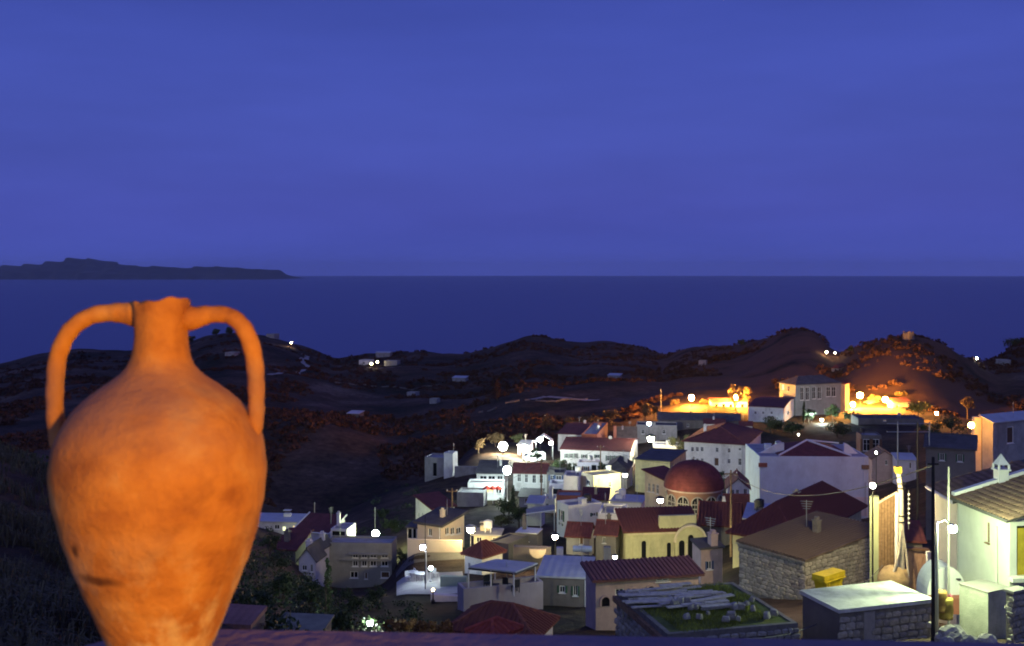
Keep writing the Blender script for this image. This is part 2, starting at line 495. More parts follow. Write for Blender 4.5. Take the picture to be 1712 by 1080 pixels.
def gmat():
    m = bpy.data.materials.new('hillside_ground'); m.use_nodes = True
    t = m.node_tree; N = t.nodes; L = t.links
    b = N['Principled BSDF']
    b.inputs['Roughness'].default_value = 0.95
    b.inputs['Specular IOR Level'].default_value = 0.1
    tc = N.new('ShaderNodeTexCoord')
    def noise(s, d=6):
        n = N.new('ShaderNodeTexNoise'); n.inputs['Scale'].default_value = s; n.inputs['Detail'].default_value = d
        n.inputs['Roughness'].default_value = 0.65
        L.new(tc.outputs['Object'], n.inputs['Vector']); return n
    n1 = noise(0.03)
    r1 = N.new('ShaderNodeValToRGB')
    cols = [(0.34, (0.020, 0.022, 0.013)), (0.46, (0.050, 0.036, 0.025)), (0.57, (0.085, 0.058, 0.042)), (0.70, (0.16, 0.12, 0.09))]
    while len(r1.color_ramp.elements) < 4: r1.color_ramp.elements.new(0.5)
    for e, (p, c) in zip(r1.color_ramp.elements, cols):
        e.position = p; e.color = (*c, 1)
    L.new(n1.outputs['Fac'], r1.inputs['Fac'])
    n2 = noise(0.45)
    r2 = N.new('ShaderNodeMapRange'); r2.inputs['From Min'].default_value = 0.3; r2.inputs['From Max'].default_value = 0.7
    r2.inputs['To Min'].default_value = 0.5; r2.inputs['To Max'].default_value = 1.4
    L.new(n2.outputs['Fac'], r2.inputs['Value'])
    s = N.new('ShaderNodeVectorMath'); s.operation = 'SCALE'
    L.new(r1.outputs['Color'], s.inputs[0]); L.new(r2.outputs[0], s.inputs['Scale'])
    # lighter reddish ground under the ruined tower, painted to strengthen the orange lamp glow
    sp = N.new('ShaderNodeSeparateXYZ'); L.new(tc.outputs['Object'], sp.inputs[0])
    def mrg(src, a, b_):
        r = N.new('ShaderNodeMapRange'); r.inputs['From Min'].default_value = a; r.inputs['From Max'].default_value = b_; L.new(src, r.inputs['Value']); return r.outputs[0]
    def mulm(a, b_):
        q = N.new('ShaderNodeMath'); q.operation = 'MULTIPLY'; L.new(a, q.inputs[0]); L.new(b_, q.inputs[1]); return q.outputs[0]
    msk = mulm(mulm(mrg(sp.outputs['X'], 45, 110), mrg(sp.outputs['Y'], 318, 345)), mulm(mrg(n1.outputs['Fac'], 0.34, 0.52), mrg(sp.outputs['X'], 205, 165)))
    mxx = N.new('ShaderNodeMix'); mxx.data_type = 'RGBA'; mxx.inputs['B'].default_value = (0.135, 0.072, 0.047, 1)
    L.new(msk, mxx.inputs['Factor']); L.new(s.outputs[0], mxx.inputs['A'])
    L.new(mxx.outputs['Result'], b.inputs['Base Color'])
    n3 = noise(1.3, 5)
    bp = N.new('ShaderNodeBump'); bp.inputs['Strength'].default_value = 0.8; bp.inputs['Distance'].default_value = 0.25
    L.new(n3.outputs['Fac'], bp.inputs['Height']); L.new(bp.outputs[0], b.inputs['Normal'])
    return m
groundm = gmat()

def build_terrain():
    nu, ny = len(UG), len(YG)
    X = (UG[:, None] - CX) / F * YG[None, :]
    V = np.stack([X, np.broadcast_to(YG[None, :], X.shape), ZT], -1).reshape(-1, 3)
    i, j = np.meshgrid(np.arange(nu - 1), np.arange(ny - 1), indexing='ij')
    a = (i * ny + j).ravel()
    Fq = np.stack([a, a + ny, a + ny + 1, a + 1], -1)
    me = bpy.data.meshes.new('terrain')
    me.from_pydata(V.tolist(), [], Fq.tolist())
    me.polygons.foreach_set('use_smooth', [True] * len(me.polygons))
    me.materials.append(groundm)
    o = link(bpy.data.objects.new('terrain', me))
    tag(o, 'dark scrub covered hills around and behind the village', kind='structure')
build_terrain()

# sea
def seamat():
    m = bpy.data.materials.new('night_sea'); m.use_nodes = True
    t = m.node_tree; N = t.nodes; L = t.links
    b = N['Principled BSDF']
    b.inputs['Base Color'].default_value = (0.026, 0.034, 0.155, 1)
    b.inputs['Roughness'].default_value = 0.32
    b.inputs['IOR'].default_value = 1.33
    tc = N.new('ShaderNodeTexCoord')
    mp = N.new('ShaderNodeMapping'); mp.inputs['Scale'].default_value = (0.012, 0.03, 1)
    L.new(tc.outputs['Object'], mp.inputs['Vector'])
    n = N.new('ShaderNodeTexNoise'); n.inputs['Scale'].default_value = 1.0; n.inputs['Detail'].default_value = 4
    L.new(mp.outputs[0], n.inputs['Vector'])
    bp = N.new('ShaderNodeBump'); bp.inputs['Strength'].default_value = 0.35; bp.inputs['Distance'].default_value = 4.0
    L.new(n.outputs['Fac'], bp.inputs['Height']); L.new(bp.outputs[0], b.inputs['Normal'])
    return m
SEA_R = 44000.0
mb = MB()
ring = [600, 1500, 3000, 6000, 12000, 25000, SEA_R]
for k in range(192):
    a0 = math.pi * 2 * k / 192; a1 = math.pi * 2 * (k + 1) / 192
    mb.quad((0, 0, 0), (600 * math.cos(a0), 600 * math.sin(a0), 0), (600 * math.cos(a1), 600 * math.sin(a1), 0))
    for r0, r1 in zip(ring[:-1], ring[1:]):
        mb.quad((r0 * math.cos(a0), r0 * math.sin(a0), 0), (r1 * math.cos(a0), r1 * math.sin(a0), 0), (r1 * math.cos(a1), r1 * math.sin(a1), 0), (r0 * math.cos(a1), r0 * math.sin(a1), 0))
tag(mb.build('sea', seamat()), 'calm dark blue sea reaching to the horizon', kind='structure')

# island on the horizon
YI = 24000.0
isl = [(-260, 452), (-120, 446), (-40, 447), (0, 446), (50, 444), (90, 440), (115, 435), (135, 433), (160, 434), (180, 438), (205, 443), (240, 446), (275, 446), (295, 449), (320, 448), (350, 446),
       (385, 447), (410, 449), (440, 451), (462, 451), (467, 456), (474, 461), (484, 466)]
iu = np.arange(-300, 486, 5.0)
irow = np.interp(iu, [p[0] for p in isl], [p[1] for p in isl]); irow[0] = 468
V = []; Fc = []
prof = [(-1.0, 0.0), (-0.75, 0.30), (-0.45, 0.62), (-0.2, 0.88), (0.0, 1.0), (0.3, 0.8), (0.7, 0.35), (1.0, 0.0)]
for i, u in enumerate(iu):
    x = (u - CX) / F * YI
    zt = max(ZC - (irow[i] - HY) / F * YI, 5)
    for q, (d, hh) in enumerate(prof):
        wob = 1 + 0.25 * math.sin(i * 0.9 + q * 2.1) * (0 < hh < 1)
        V.append((x, YI + d * 2000 * wob, zt * hh * wob - (5 if hh == 0 else 0)))
m_ = len(prof)
for i in range(len(iu) - 1):
    for q in range(m_ - 1):
        Fc.append((i * m_ + q, (i + 1) * m_ + q, (i + 1) * m_ + q + 1, i * m_ + q + 1))
me = bpy.data.meshes.new('island'); me.from_pydata(V, [], Fc)
me.polygons.foreach_set('use_smooth', [True] * len(me.polygons))
me.materials.append(mat('far_island_rock', (0.10, 0.09, 0.075), scale=0.0006, var=0.4, bump=0, rough=0.95, spec=0.05))
tag(link(bpy.data.objects.new('island', me)), 'long low island on the sea horizon at the left', kind='structure')

# ------------------------------------------------------------------ builders
WCACHE = {}
def window_mesh(w, h, kind, fm):
    key = (round(w, 1), round(h, 1), kind, fm.name)
    if key in WCACHE: return WCACHE[key]
    t = min(0.09, w * 0.12)
    mb = MB()
    if kind != 'o':
        mb.box(-w / 2, -w / 2 + t, -.05, .03, 0, h).box(w / 2 - t, w / 2, -.05, .03, 0, h)
        mb.box(-w / 2 + t, w / 2 - t, -.048, .028, 0, t).box(-w / 2 + t, w / 2 - t, -.048, .028, h - t, h)
        if kind in 'dl':
            mb.box(-t * .35, t * .35, -.04, .02, t, h - t)
            if h > 0.9:
                mb.box(-w / 2 + t, -t * .35, -.038, .018, h * .6 - .02, h * .6 + .02).box(t * .35, w / 2 - t, -.038, .018, h * .6 - .02, h * .6 + .02)
        mb.box(-w / 2 - .08, w / 2 + .08, -.2, -.052, -.07, -.002)
    else:
        mb.box(-w / 2, w / 2, -.16, -.05, -.06, -.002)
    fme = bpy.data.meshes.new('window'); fme.from_pydata(mb.v, [], mb.f); fme.materials.append(fm)
    pb = MB()
    if kind == 'D':
        for k in range(3):
            x0 = -w / 2 + t + k * (w - 2 * t) / 3
            pb.box(x0 + .01, x0 + (w - 2 * t) / 3 - .01, .0, .05, t, h - t)
        pb.quad((-w / 2, .055, 0), (w / 2, .055, 0), (w / 2, .055, h), (-w / 2, .055, h))
    else:
        pb.quad((-w / 2, .01, 0), (w / 2, .01, 0), (w / 2, .01, h), (-w / 2, .01, h))
    pme = bpy.data.meshes.new('pane'); pme.from_pydata(pb.v, [], pb.f)
    pme.materials.append({'d': glass, 'o': glass, 'l': litglass, 'a': amberglass, 'g': greenglass, 'D': brownpaint}[kind])
    WCACHE[key] = (fme, pme)
    return WCACHE[key]

SHC = {}
def shutter_mesh(w, h, col):
    key = (w, h, col)
    if key not in SHC:
        mb = MB().box(-w * .18, w * .18, 0, .03, 0, h)
        n = max(3, int(h / .18))
        for k in range(n):
            mb.box(-w * .15, w * .15, -.012, -.001, h * (k + .2) / n, h * (k + .75) / n)
        me = bpy.data.meshes.new('shutter'); me.from_pydata(mb.v, [], mb.f)
        me.materials.append(mat('shutter_' + col, {'blue': (.06, .10, .22), 'green': (.05, .11, .07), 'brown': (.14, .08, .05)}[col], rough=.6, var=.2, scale=4, bump=.05))
        SHC[key] = me
    return SHC[key]

def wall_grid(mb, width, z0, z1, holes, fn, depth=0.14):
    """a wall sheet with rectangular openings; fn(s, t, d) gives the point at s along, t up and d into the wall"""
    ss = sorted({0.0, width, *[max(0, h[0]) for h in holes], *[min(width, h[1]) for h in holes]})
    ts = sorted({z0, z1, *[max(z0, h[2]) for h in holes], *[min(z1, h[3]) for h in holes]})
    for s0, s1 in zip(ss[:-1], ss[1:]):
        for t0, t1 in zip(ts[:-1], ts[1:]):
            c = ((s0 + s1) / 2, (t0 + t1) / 2)
            if any(h[0] < c[0] < h[1] and h[2] < c[1] < h[3] for h in holes):
                continue
            mb.quad(fn(s0, t0, 0), fn(s1, t0, 0), fn(s1, t1, 0), fn(s0, t1, 0))
    for a, b, c, d in holes:
        a, b, c, d = max(0, a), min(width, b), max(z0, c), min(z1, d)
        mb.quad(fn(a, c, 0), fn(a, c, depth), fn(a, d, depth), fn(a, d, 0))
        mb.quad(fn(b, c, 0), fn(b, d, 0), fn(b, d, depth), fn(b, c, depth))
        mb.quad(fn(a, d, 0), fn(a, d, depth), fn(b, d, depth), fn(b, d, 0))
        mb.quad(fn(a, c, 0), fn(b, c, 0), fn(b, c, depth), fn(a, c, depth))

class House:
    pass

def house(name, label, cat, pl, pc, pr, pt, Y, a, wm, rm, roof='flat', rh=1.2, wA=None, wB=None, winA=(), winB=(), ov=0.25, par=0.3,
          frame=None, group=None, chim=(), base=None, rt=0.14):
    """near corner at column pc and depth Y, eave at row pt; wall A runs left from it (turned by a degrees), wall B runs right"""
    fm = frame or whitepaint
    X = (pc - CX) / F * Y
    def solve(ad):
        sa, ca = math.sin(math.radians(ad)), math.cos(math.radians(ad))
        def wAf(px):
            u = px - CX
            return (F * X - u * Y) / (u * sa + F * ca)
        def wBf(px):
            u = px - CX
            return (u * Y - F * X) / (F * sa - u * ca)
        return wAf, wBf, wA if wA is not None else wAf(pl), wB if wB is not None else wBf(pr)
    best = None
    for d in range(0, 90, 2):                       # turn the house until both walls come out at a sensible length
        for ad in ((a,) if d == 0 else (a + d, a - d)):
            if not 0 < ad < 100: continue
            q = solve(ad)
            if 0 < q[2] < 26 and 0 < q[3] < 26:
                best = (ad, q); break
        if best: break
    assert best, (name, label)
    a = math.radians(best[0]); wAf, wBf, wA, wB = best[1]
    sa, ca = math.sin(a), math.cos(a)
    zt = ZC - (pt - HY) / F * Y
    cs = [(X, Y), (X - wA * ca, Y + wA * sa), (X + wB * sa, Y + wB * ca), (X - wA * ca + wB * sa, Y + wA * sa + wB * ca)]
    zb = min(tz(*c) for c in cs) - 0.5
    if base is not None:
        zb = min(zb, base)
    h = max(zt - zb, 0.8)
    root = empty(name, (X, Y, zb), -a)
    tag(root, label, cat, group)
    holesA, holesB = [], []
    shut_col = random.Random(label).choice([None, None, None, 'blue', 'green', 'brown'])
    if cat not in ('house', 'cottage'): shut_col = None
    for face, wins, wf, dY, hl in (('A', winA, wAf, sa, holesA), ('B', winB, wBf, ca, holesB)):
        for (px, py, wp, hp, kd) in wins:
            s0, s1 = sorted((wf(px - wp / 2), wf(px + wp / 2)))
            Yw = Y + (s0 + s1) / 2 * dY
            z1 = ZC - (py - hp / 2 - HY) / F * Yw - zb
            z0 = ZC - (py + hp / 2 - HY) / F * Yw - zb
            lim = (wA if face == 'A' else wB)
            if s0 < 0.05 or s1 > lim - 0.05: s0 = max(s0, .06); s1 = min(s1, lim - .06)
            z1 = min(z1, h - 0.06)
            if s1 - s0 < .15 or z1 - z0 < .15: continue
            hl.append((s0, s1, z0, z1))
            fme, pme = window_mesh(s1 - s0, z1 - z0, kd, fm)
            nm = 'door' if kd == 'D' else 'window'
            w = bpy.data.objects.new(nm, fme)
            kx, kz = round(s1 - s0, 1), round(z1 - z0, 1)
            w.scale = ((s1 - s0) / max(kx, .1), 1, (z1 - z0) / max(kz, .1))
            if face == 'A':
                w.location = (-(s0 + s1) / 2, 0.10, z0)
            else:
                w.location = (-0.10, (s0 + s1) / 2, z0)
                w.rotation_euler = (0, 0, math.pi / 2)
            link(w, root)
            link(bpy.data.objects.new('door_panel' if kd == 'D' else 'pane', pme), w)
            if kd == 'd' and shut_col is not None and Y < 300:
                for sx in (-1, 1):
                    sh = bpy.data.objects.new('shutter', shutter_mesh(kx, kz, shut_col))
                    sh.location = (sx * (kx * .5 + kx * .2), -.14, 0); sh.rotation_euler = (0, 0, sx * .18)
                    link(sh, w)
    mb = MB()
    top = h + (par if roof == 'flat' else 0)
    wall_grid(mb, wA, 0, top, holesA, lambda s, t, d: (-s, d, t))
    wall_grid(mb, wB, 0, top, holesB, lambda s, t, d: (-d, s, t))
    mb.quad((-wA, 0, 0), (-wA, wB, 0), (-wA, wB, top), (-wA, 0, top))
    mb.quad((-wA, wB, 0), (0, wB, 0), (0, wB, top), (-wA, wB, top))
    rb = MB()
    rb.planes = []
    _pr = rb.prism
    def prism_(poly, t):
        rb.planes.append([tuple(p) for p in poly]); _pr(poly, t); return rb
    rb.prism = prism_
    x0, x1, y0, y1 = -wA - ov, ov, -ov, wB + ov
    if roof == 'flat':
        w = 0.2
        o = [(-wA, 0), (0, 0), (0, wB), (-wA, wB)]
        i_ = [(-wA + w, w), (-w, w), (-w, wB - w), (-wA + w, wB - w)]
        for k in range(4):
            k2 = (k + 1) % 4
            mb.quad((*o[k], top), (*o[k2], top), (*i_[k2], top), (*i_[k], top))
            mb.quad((*i_[k], top), (*i_[k2], top), (*i_[k2], h - .05), (*i_[k], h - .05))
        rb.prism([(*p, h) for p in i_], .12)
    elif roof == 'slab':
        rb.prism([(x0, y0, h + rt), (x1, y0, h + rt), (x1, y1, h + rt), (x0, y1, h + rt)], rt)
    elif roof == 'gable_x':
        ym = wB / 2; s = rh / ym
        for xx in (0, -wA):
            mb.quad((xx, 0, h), (xx, wB, h), (xx, ym, h + rh))
        e = h - s * ov
        for ya in (y0, y1):
            rb.prism([(x0, ya, e + rt), (x1, ya, e + rt), (x1, ym, h + rh + rt), (x0, ym, h + rh + rt)], rt)
    elif roof == 'gable_y':
        xm = -wA / 2; s = rh / (wA / 2)
        for yy in (0, wB):
            mb.quad((0, yy, h), (-wA, yy, h), (xm, yy, h + rh))
        e = h - s * ov
        for xa in (x0, x1):
            rb.prism([(xa, y0, e + rt), (xa, y1, e + rt), (xm, y1, h + rh + rt), (xm, y0, h + rh + rt)], rt)
    elif roof == 'hip':
        m = min(wA, wB) / 2
        e = h + rt
        if wA >= wB:
            r0, r1 = (-wA + m, wB / 2, h + rh + rt), (-m, wB / 2, h + rh + rt)
            rb.prism([(x0, y0, e), (x1, y0, e), r1, r0], rt).prism([(x1, y1, e), (x0, y1, e), r0, r1], rt)
            rb.prism([(x1, y0, e), (x1, y1, e), r1], rt).prism([(x0, y1, e), (x0, y0, e), r0], rt)
        else:
            r0, r1 = (-wA / 2, m, h + rh + rt), (-wA / 2, wB - m, h + rh + rt)
            rb.prism([(x0, y0, e), (x1, y0, e), r0], rt).prism([(x1, y1, e), (x0, y1, e), r1], rt)
            rb.prism([(x1, y0, e), (x1, y1, e), r1, r0], rt).prism([(x0, y1, e), (x0, y0, e), r0, r1], rt)
    elif roof == 'shed_y':      # rises away from wall A
        for xx in (0, -wA):
            mb.quad((xx, 0, h), (xx, wB, h), (xx, wB, h + rh))
        mb.quad((-wA, wB, h), (0, wB, h), (0, wB, h + rh), (-wA, wB, h + rh))
        s = rh / wB
        rb.prism([(x0, y0, h - s * ov + rt), (x1, y0, h - s * ov + rt), (x1, y1, h + rh + s * ov + rt), (x0, y1, h + rh + s * ov + rt)], rt)
    elif roof == 'shed_x':      # rises away from wall B, to the left
        for yy in (0, wB):
            mb.quad((0, yy, h), (-wA, yy, h), (-wA, yy, h + rh))
        mb.quad((-wA, 0, h), (-wA, wB, h), (-wA, wB, h + rh), (-wA, 0, h + rh))
        s = rh / wA
        rb.prism([(x1, y0, h - s * ov + rt), (x1, y1, h - s * ov + rt), (x0, y1, h + rh + s * ov + rt), (x0, y0, h + rh + s * ov + rt)], rt)
    mb.build('wall', wm, root)
    planes = []
    caps = []
    if roof in ('gable_x', 'gable_y', 'hip', 'shed_y', 'shed_x'):
        planes = rb.planes
        if roof == 'gable_x': caps = [((x0, wB / 2, h + rh + rt), (x1, wB / 2, h + rh + rt))]
        elif roof == 'gable_y': caps = [((-wA / 2, y0, h + rh + rt), (-wA / 2, y1, h + rh + rt))]
        elif roof == 'hip':
            e = h + rt
            caps = [(r0, r1), (r0, (x0, y0, e)), (r1, (x1, y1, e))]
            caps += [(r0, (x0, y1, e)), (r1, (x1, y0, e))] if wA >= wB else [(r0, (x1, y0, e)), (r1, (x0, y1, e))]
    ro = rb.build('roof', rm, root) if rb.f else None
    for (cxf, cyf, chh, cw) in chim:
        c = MB().box(-cw, cw, -cw, cw, -1.2, chh).box(-cw - .06, cw + .06, -cw - .06, cw + .06, chh, chh + .1).box(-cw * .6, cw * .6, -cw * .6, cw * .6, chh + .1, chh + .3)
        c.build('chimney', wm, ro or root, loc=(-wA * cxf, wB * cyf, h + rh * .6))
    if caps and Y < 300:
        cb = MB()
        for p0, p1 in caps:
            if (Vector(p0) - Vector(p1)).length > .2: cb.tube([p0, p1], .11, 6)
        cb.build('ridge_cap', rm, ro)
    rnd = random.Random(name + label)
    ro_ = ro or root
    if Y > 70 and Y < 300 and cat in ('house', 'building', 'shed', 'hut', 'cottage', 'kiosk', 'church', 'porch'):
        if roof in ('flat', 'slab') and wA > 2.5 and wB > 2.5:
            hz = h + (rt if roof == 'slab' else 0)
            if rnd.random() < .45:
                x_, y_ = -wA * rnd.uniform(.2, .8), wB * rnd.uniform(.3, .8)
                tk = MB().lathe([(.01, 1.45), (.2, 1.42), (.5, 1.3), (.52, .55), (.01, .5)], n=12)
                for q in range(4):
                    tk.box(.3 * (-1) ** q - .03, .3 * (-1) ** q + .03, .3 * (-1) ** (q // 2) - .03, .3 * (-1) ** (q // 2) + .03, 0, .55)
                tk.build('water_tank', rnd.choice([whitepaint, greymetal, darkmetal]), ro_, loc=(x_, y_, hz))
            if rnd.random() < .5:
                x_, y_ = -wA * rnd.uniform(.15, .85), wB * rnd.uniform(.2, .8)
                MB().box(-.5, .5, -.35, .35, 0, rnd.uniform(.5, .9)).box(-.56, .56, -.41, .41, .9, .98).build('roof_hatch', wm, ro_, loc=(x_, y_, hz - .02))
        elif rnd.random() < .6 and not chim and cat != 'church':
            cw_ = rnd.uniform(.2, .32)
            x_, y_ = -wA * rnd.uniform(.2, .8), wB * rnd.uniform(.35, .65)
            MB().box(-cw_, cw_, -cw_, cw_, -.8, .8).box(-cw_ - .06, cw_ + .06, -cw_ - .06, cw_ + .06, .8, .88).box(-cw_ * .6, cw_ * .6, -cw_ * .6, cw_ * .6, .88, 1.1).build('chimney', wm, ro_, loc=(x_, y_, h + rh * .75))
        if rnd.random() < .5:
            x_, y_ = -wA * rnd.uniform(.15, .85), wB * rnd.uniform(.35, .65)
            an_ = MB().tube([(0, 0, -.6), (0, 0, 2.0)], .03, 5)
            for q in range(4):
                an_.tube([(-.45 + .06 * q, 0, 1.9 - .18 * q), (.45 - .06 * q, 0, 1.9 - .18 * q)], .018, 4)
            an_.build('aerial', greymetal, ro_, loc=(x_, y_, h + (rh * .8 if roof not in ('flat', 'slab') else .1)), rz=rnd.random() * 3)
        if wA > 3 and rnd.random() < .55:
            MB().tube([(-wA * .04 - .1, -.06, .1), (-wA * .04 - .1, -.06, h - .1)], .05, 6).build('drain_pipe', rnd.choice([greymetal, whitepaint, wm]), root)
    H = House(); H.root = root; H.wA = wA; H.wB = wB; H.h = h; H.zb = zb; H.X = X; H.Y = Y; H.a = a; H.roof = ro; H.wAf = wAf; H.wBf = wBf; H.zt = zt; H.planes = planes; H.rm = rm
    return H

# ---- lamps
def lampglow(col, Pw, r):
    return glow('lamp_%.2f_%.2f_%.2f_%d_%d' % (*col, Pw, r * 100), col, Pw / (4 * math.pi ** 2 * r * r))
COOL = (0.80, 1.0, 0.92); GREEN = (0.82, 1.0, 0.52); WARM = (1.0, 0.72, 0.34); YEL = (1.0, 0.80, 0.36); ORG = (1.0, 0.40, 0.055); BLUE = (0.75, 0.87, 1.0)

def lamp(name, label, px, py, Y, col, Pw, r, style='post', ppx=None, group=None, pm=None, base=None, hood=True, shade=False):
    """a lit lamp with its globe at (px, py): post lamps stand on the ground below, 'wall' lamps sit on a bracket, 'arm' lamps hang off a post at ppx"""
    r *= .72 if Y < 290 else .8
    Pw *= 1.75
    p = P(px, py, Y)
    pm = pm or darkmetal
    if style == 'arm':
        g = G(ppx, Y)
    else:
        g = Vector((p.x, p.y, tz(p.x, p.y)))
    if base is not None: g.z = base
    if style in ('wall', 'bracket'):
        g = Vector((p.x, p.y, p.z - .5))
    root = empty(name, g)
    tag(root, label, 'lamp', group)
    q = p - g
    if style == 'post':
        MB().tube([(0, 0, -.3), (0, 0, .5), (0, 0, q.z - r * .9)], [.09, .06, .045], 8).lathe([(.16, 0), (.16, .25), (.08, .35)], n=10).build('post', pm, root)
        MB().lathe([(.05, q.z - r * 1.25), (r * .6, q.z - r * 1.05), (r * .62, q.z - r * .9), (.04, q.z - r * .9)], n=10).build('collar', pm, root)
        if shade:
            MB().lathe([(.03, q.z + r * 1.5), (r * .6, q.z + r * 1.35), (r * 1.7, q.z + r * .75), (r * 1.62, q.z + r * .68), (r * .5, q.z + r * 1.15), (.03, q.z + r * 1.2)], n=14).build('shade', pm, root)
        elif hood:
            MB().lathe([(.02, q.z + r * 1.22), (r * .5, q.z + r * 1.12), (r * .7, q.z + r * 1.02), (.02, q.z + r * 1.0)], n=10).build('cap', pm, root)
    elif style == 'arm':
        top = q.z + 0.35
        MB().tube([(0, 0, -.3), (0, 0, top)], [.1, .06], 8).build('post', pm, root)
        MB().tube([(0, 0, top - .12), (q.x * .5, q.y * .5, top + .05), (q.x, q.y, q.z + r * .95)], .035, 6).build('arm', pm, root)
        MB().lathe([(.02, r * 1.3), (r * .7, r * 1.15), (r * 1.05, r * .9), (r * .98, r * .85), (.02, r * 1.05)], n=12, c=(q.x, q.y, q.z)).build('shade', pm, root)
    elif style == 'wall':
        MB().tube([(0, .5, .1), (0, .2, .25), (0, 0, .5 - r * .9)], .03, 6).lathe([(.02, -.02), (r * .5, 0), (r * .5, .05), (.02, .05)], c=(0, 0, .5 - r * 1.1), n=8).build('bracket', pm, root)
    MB().sphere((q.x, q.y, q.z), r, 12, 8).build('globe', lampglow(col, Pw, r), root, smooth=True)
    return root

# ---- vegetation
def leaf_mesh(name, C, S, m, flat=0.0):
    n = len(C)
    a = RNG.normal(size=(n, 3)); a /= np.linalg.norm(a, axis=1)[:, None]
    b = RNG.normal(size=(n, 3)); b -= a * (a * b).sum(1)[:, None]; b /= np.linalg.norm(b, axis=1)[:, None]
    S = S[:, None]
    V = np.stack([C - a * S, C - b * S * .5, C + a * S, C + b * S * .5], 1).reshape(-1, 3)
    Fq = np.arange(4 * n).reshape(-1, 4)
    me = bpy.data.meshes.new(name)
    me.from_pydata(V.tolist(), [], Fq.tolist())
    me.materials.append(m)
    return me

def crown_points(w, h, z0, nb, n, kind='round'):
    C = []
    for k in range(nb):
        t = random.random()
        if kind == 'cypress':
            cz = z0 + h * (k + .5) / nb
            rr = w * .5 * (math.sin(math.pi * min(1, .12 + .88 * (k + .5) / nb)) ** .7) * .8
            c = np.array([random.uniform(-.1, .1) * w, random.uniform(-.1, .1) * w, cz]); br = max(rr, .12 * w); bz = h / nb * .9
        else:
            an = random.uniform(0, 6.283); d = math.sqrt(random.random()) * w * .36
            cz = z0 + h * (.18 + .66 * random.random() * (1 - .35 * d / (w * .36)))
            c = np.array([d * math.cos(an), d * math.sin(an), cz]); br = w * random.uniform(.15, .25); bz = br * random.uniform(.6, .9)
        m = n // nb
        p = RNG.normal(size=(m, 3)); p /= np.linalg.norm(p, axis=1)[:, None]
        rad = RNG.random(m)[:, None] ** .4 * RNG.uniform(.75, 1.15, (m, 1))
        C.append(c + p * rad * np.array([br, br, bz]))
    return np.concatenate(C)

def tree(name, label, px, Y, top, wpx, kind='round', n=900, lm=None, cat='tree', group=None, base=None, leaf=None):
    g = G(px, Y)
    if base is not None: g.z = base
    zt = ZC - (top - HY) / F * Y
    h = max(zt - g.z, .8); w = wpx / F * Y
    root = empty(name, g, random.uniform(0, 6))
    tag(root, label, cat, group)
    lm = lm or leafm
    th = h * (.3 if kind == 'round' else .12)
    if kind == 'bush': th = h * .08
    tb = MB()
    r0 = max(.05, h * .025)
    lean = random.uniform(-.05, .05) * h
    tb.tube([(0, 0, -.4), (lean * .3, 0, th * .6), (lean, lean * .4, th * 1.3), (lean * 1.1, 0, h * .75)], [r0 * 1.3, r0, r0 * .7, r0 * .2], 7)
    for k in range(5 if kind != 'cypress' else 2):
        an = k * 2.4 + random.random()
        z = th * random.uniform(.8, 1.4)
        d = w * random.uniform(.2, .36)
        tb.tube([(lean * .7, 0, z), (d * .5 * math.cos(an), d * .5 * math.sin(an), z + h * .14), (d * math.cos(an), d * math.sin(an), z + h * random.uniform(.25, .4))], [r0 * .55, r0 * .4, r0 * .12], 5)
    tb.build('trunk', barkm, root)
    C = crown_points(w, h - th * .8, th * .8, 16 if kind == 'cypress' else 13, n, kind)
    s = leaf or max(.09, 1.7 * Y / F)
    me = leaf_mesh('crown', C, RNG.uniform(.6, 1.3, len(C)) * s, lm)
    link(bpy.data.objects.new('crown', me), root)
    return root

TILE = {}
def tile_rows(Hs, spacing=.30, r=.10):
    """half round tile courses running up every slope of a near roof, each row a piece of its own"""
    key = Hs.rm.name
    if key not in TILE:
        mb = MB(); n = 5
        for y in (0, 1):
            for i in range(n + 1):
                an = math.pi * i / n
                mb.v.append((math.cos(an), y, math.sin(an)))
        for i in range(n):
            mb.f.append((i, i + 1, n + 2 + i, n + 1 + i))
        mb.f.append(tuple(range(n + 1)))
        me = bpy.data.meshes.new('tile_row'); me.from_pydata(mb.v, [], mb.f); me.materials.append(Hs.rm)
        TILE[key] = me
    rr = random.Random(Hs.rm.name)
    cnt = 0
    for poly in Hs.planes:
        P_ = [Vector(p) for p in poly]
        k = len(P_)
        e = min(range(k), key=lambda i: P_[i].z + P_[(i + 1) % k].z)
        a, b = P_[e], P_[(e + 1) % k]
        d = (b - a); ln = d.length; d.normalize()
        nrm = Vector((0, 0, 0))
        for i in range(k):
            nrm += P_[i].cross(P_[(i + 1) % k])
        nrm.normalize()
        if nrm.z < 0: nrm = -nrm
        up = nrm.cross(d)
        if up.z < 0: up = -up
        Q = [((p - a).dot(d), (p - a).dot(up)) for p in P_]
        s_ = min(q[0] for q in Q) + spacing * .5
        smax = max(q[0] for q in Q)
        while s_ < smax and cnt < 290:
            ts = []
            for i in range(k):
                (sa_, ta), (sb_, tb_) = Q[i], Q[(i + 1) % k]
                if (sa_ - s_) * (sb_ - s_) < 0:
                    ts.append(ta + (tb_ - ta) * (s_ - sa_) / (sb_ - sa_))
            if len(ts) >= 2 and max(ts) - min(ts) > .25:
                t0, t1 = min(ts), max(ts)
                side = up.cross(nrm)
                o = bpy.data.objects.new('tile_row', TILE[key])
                w = r * rr.uniform(.9, 1.1)
                M = Matrix.Identity(4)
                org = a + d * s_ + up * (t0 - rr.uniform(0, .05)) + nrm * .004
                for row in range(3):
                    M[row][0] = side[row] * w; M[row][1] = up[row] * (t1 - t0 + .03); M[row][2] = nrm[row] * w * .6; M[row][3] = org[row]
                o.matrix_local = M
                link(o, Hs.roof); cnt += 1
            s_ += spacing
